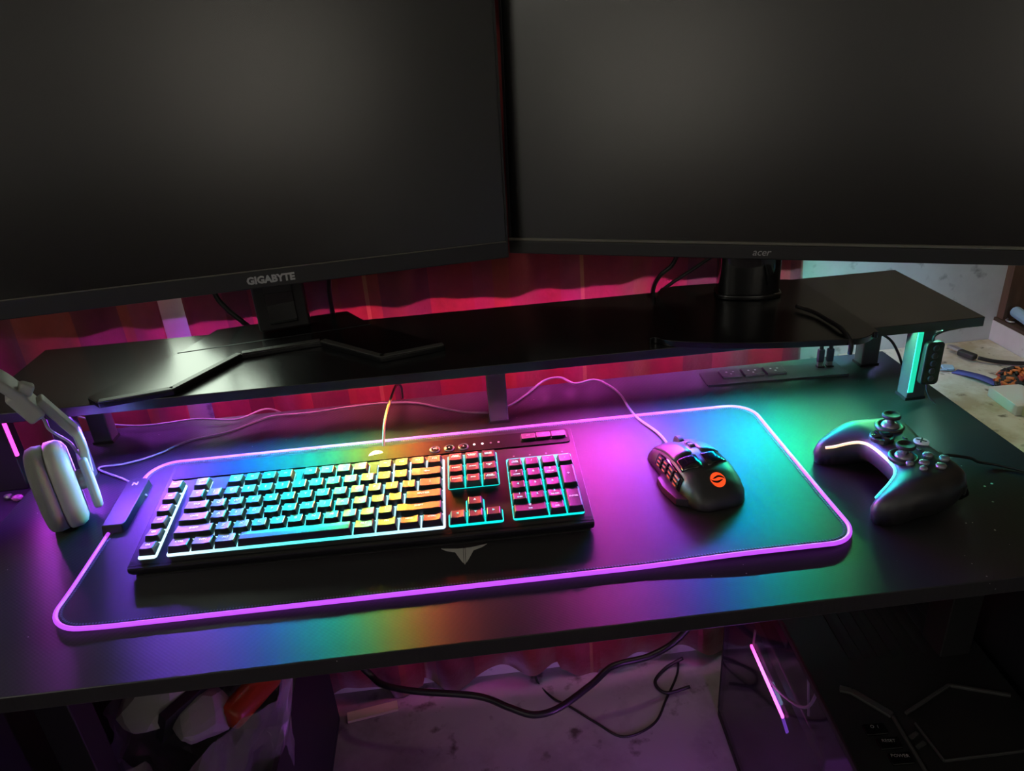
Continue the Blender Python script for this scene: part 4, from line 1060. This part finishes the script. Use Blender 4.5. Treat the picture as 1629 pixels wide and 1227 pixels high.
ridge('ridge', [(.501, -.136), (.575, -.105), (.636, -.130)], .0040)
ridge('ridge', [(.504, -.150), (.507, -.201), (.60, -.202)], .0020)
for q in ((.4935, -.165), (.4945, -.178)):
    x, y = to_pc(*q); MB().box((x, y, TH + .001), (.013, .0045, .002), (0, 0, .45)).build('vent_slot', 'ridge', pc)
for k, (q, t) in enumerate((((.455, -.150), 'O  I'), ((.461, -.170), 'RESET'), ((.463, -.190), 'POWER'))):
    x, y = to_pc(*q); b = MB().prism(rrect(x - .013, y - .009, x + .013, y + .006, .002), TH, TH + .003).build('panel_button', 'black_gloss', pc, bevel=.0008)
    text('print', t, .0058, 'print_grey', b, loc=(x, y + .001, TH + .0032), rot=(0, 0, -.1))
mat('fan_fill', (.2, .1, .3), .5, emit=(.60, .12, 1.0), strength=7.0)  # glow added to the fan rings, out of view, to tint the floor violet
for k in range(3):
    fz = .085 + k * .125
    fn = MB().lathe([(.058, .0), (.058, .022), (.052, .022), (.052, .0)], 32, c=(.100, .046, fz), axis='y').build('fan_frame', 'black_plastic', pc)
    MB().tube([(.100 + .050 * math.cos(2 * PI * q / 28), .066, fz + .050 * math.sin(2 * PI * q / 28)) for q in range(28)], .0022, 6, closed=True).build('fill_ring', 'fan_fill', fn, smooth=True)
    hub = MB().lathe([(.016, .048), (.016, .064)], 20, c=(.100, 0, fz), axis='y'); hub.build('fan_hub', 'black_plastic', fn)
mat('floor_fill', (.2, .1, .3), .5, emit=(.62, .14, 1.0), strength=220.0)  # for an unseen strip added on the tower edge to light the floor violet
MB().span((-.005, .008, .050), (-.0005, .014, .270)).build('fill_strip', 'floor_fill', pc)
gr = MB()
for k in range(9): gr.span((.06 + k * .019, .19, TH), (.069 + k * .019, .46, TH + .0015))
gr.build('top_grille', 'black_matte', pc)

# ------------------------------------------------------------------ bin, bag and rubbish under the desk
bn = thing('storage_bin', 'black open bin under the left half of the desk', 'bin', (-.42, .19, FZ))
for a, b in (((-.12, -.19, 0), (.12, .165, .012)), ((-.12, -.19, .0121), (-.112, .165, .30)), ((.112, -.19, .0121), (.12, .165, .30)), ((-.1119, -.19, .0121), (.1119, -.182, .30)), ((-.1119, .157, .0121), (.1119, .165, .30))):
    MB().span(a, b).build('bin_panel', 'bin', bn, bevel=.001)
rnd = random.Random(11)
def crumple(c, r, seed, sq=(1, 1, 1), sub=3, amp=.28):
    bm = bmesh.new(); bmesh.ops.create_icosphere(bm, subdivisions=sub, radius=1.0); rn = random.Random(seed)
    dirs = [Vector((rn.gauss(0, 1), rn.gauss(0, 1), rn.gauss(0, 1))).normalized() for _ in range(18)]
    for v in bm.verts:
        k = 1.0
        for d in dirs: k = min(k, (1 - amp * .5 + amp * rn.random() * .12) / max(.35, v.co.normalized().dot(d) + .18))
        v.co = Vector((v.co.x * sq[0], v.co.y * sq[1], v.co.z * sq[2])) * r * k
    mb = MB(); bm.verts.index_update(); mb.add([tuple(v.co + Vector(c)) for v in bm.verts], [tuple(v.index for v in f.verts) for f in bm.faces]); bm.free(); return mb
for k, (c, r, sq, lab) in enumerate((((-.455, .085, -.335), .060, (1.1, .9, .9), 'large crumpled white paper at the left of the bag'), ((-.405, .075, -.365), .052, (1, 1, .8), 'crumpled white paper wad in the middle of the bag'),
                              ((-.405, .165, -.345), .050, (1.2, .8, .9), 'printed white paper at the back of the bag'))):
    tag(crumple(c, r, 20 + k, sq).build('crumpled_paper', 'paper'), lab, 'paper', 'papers in the bag')
ob = thing('orange_bottle', 'translucent orange bottle lying in the clear bag', 'bottle', (-.366, .062, -.372), (0, 0, math.radians(-30)))
MB().lathe([(.014, .0), (.020, .004), (.021, .012), (.021, .085), (.016, .098), (.012, .104)], 24, axis='y').build('bottle_body', 'orange_bottle', ob, smooth=True)
MB().lathe([(.013, .1041), (.013, .118)], 20, axis='y').build('cap', 'black_plastic', ob)
bkx = MB().box((-.392, .118, -.350), (.014, .19, .075), (0, .5, -.62)).build('black_carton', 'bin', bevel=.001)
tag(bkx, 'narrow black carton between the papers and the orange bottle', 'carton')
bag = MB(); vs = []; fs = []; NA, NR = 64, 16
for j in range(NR + 1):
    t = j / NR
    for i in range(NA):
        a = 2 * PI * i / NA; rn = rnd.uniform(-1, 1)
        flare = 1 + .35 * max(0, math.cos(a + .1)) * t ** 2
        r = (.085 + .026 * t + .006 * math.sin(a * 7 + t * 5) + .005 * math.sin(a * 13 - t * 9) + .0035 * rn) * (1 if t > .02 else .6)
        z = -.60 + .26 * t + (.012 * math.sin(a * 5) + .008 * math.sin(a * 11 + 2) + .055 * max(0, math.cos(a - .3))) * t ** 3
        vs.append((-.415 + r * flare * 1.02 * math.cos(a), .09 + r * 1.15 * math.sin(a), z))
for j in range(NR):
    for i in range(NA): fs.append((j * NA + i, j * NA + (i + 1) % NA, (j + 1) * NA + (i + 1) % NA, (j + 1) * NA + i))
fs.append(tuple(range(NA)))
tag(bag.add(vs, fs).build('plastic_bag', 'bag_film'), 'crumpled clear plastic bag of rubbish under the desk', 'bag')

# ------------------------------------------------------------------ cables on the floor
cable('power_cable', [(-.25, .345, -.56), (-.218, .333, -.60), (-.193, .307, -.60), (-.134, .283, -.60), (-.019, .254, -.60), (.036, .222, -.602), (.078, .202, -.604), (.124, .209, -.602), (.188, .248, -.60), (.237, .285, -.60), (.306, .297, -.60), (.359, .313, -.59), (.40, .32, -.55)], .0062, 'cable_black', 'thick black cable sagging across below the desk')
cable('thin_cable', [(.100, .410, -.66), (.099, .392, -.7275), (.126, .340, -.7275), (.154, .317, -.7275), (.202, .268, -.7275), (.245, .232, -.7275), (.308, .252, -.7275), (.348, .306, -.7275), (.385, .360, -.7275), (.400, .40, -.7275)], .0024, 'cable_black', 'thin black cable curving in a V on the floor')
cable('thin_cable', [(.405, .385, -.71), (.368, .379, -.725), (.336, .347, -.725), (.350, .317, -.725), (.398, .316, -.715)], .0034, 'cable_black', 'looped black cable on the floor by the computer tower')
sl = MB().box((-.295 + .06, .36, FZ + .004), (.10, .022, .006), (0, 0, .16)).build('wood_slat', 'cardboard'); tag(sl, 'pale wooden slat on the floor beside the black bin', 'slat')

# ------------------------------------------------------------------ left of the desk
cb_ = thing('side_cabinet', 'plain black cabinet against the left side of the desk', 'cabinet', (-.75, -.12, FZ))
MB().span((-.20, -.30, 0), (.196, .300, .715)).build('carcass', 'bin', cb_, bevel=.002)
MB().span((-.19, -.306, .02), (.186, -.3005, .70)).build('door', 'bin', cb_, bevel=.001)
sb_ = thing('speaker', 'dark slab speaker with a pink glowing edge at the far left', 'speaker', (-.66, .160, -.0149))
MB().span((-.09, -.005, 0), (.096, .018, .112)).build('case', 'black_plastic', sb_, bevel=.002)
MB().box((.0985, -.004, .078), (.004, .004, .056), (0, .0, 0)).build('glow_edge', 'pink_glow', sb_, bevel=.001)
for k, (x, y, r, m_, lab) in enumerate(((-.578, .134, .0055, 'silver', 'shiny silver charm on the black cabinet, nearer the speaker'), (-.563, .128, .0065, 'pink_bead', 'pink bead on the black cabinet, nearer the headset'))):
    if m_ == 'pink_bead': mat('pink_bead', (.55, .2, .4), .2)
    o_ = crumple((x, y, -.0149 + r * .8), r, 50 + k, (1.2, 1, .8), 2).build('charm', m_, smooth=False); tag(o_, lab, 'charm', 'charms on the cabinet')
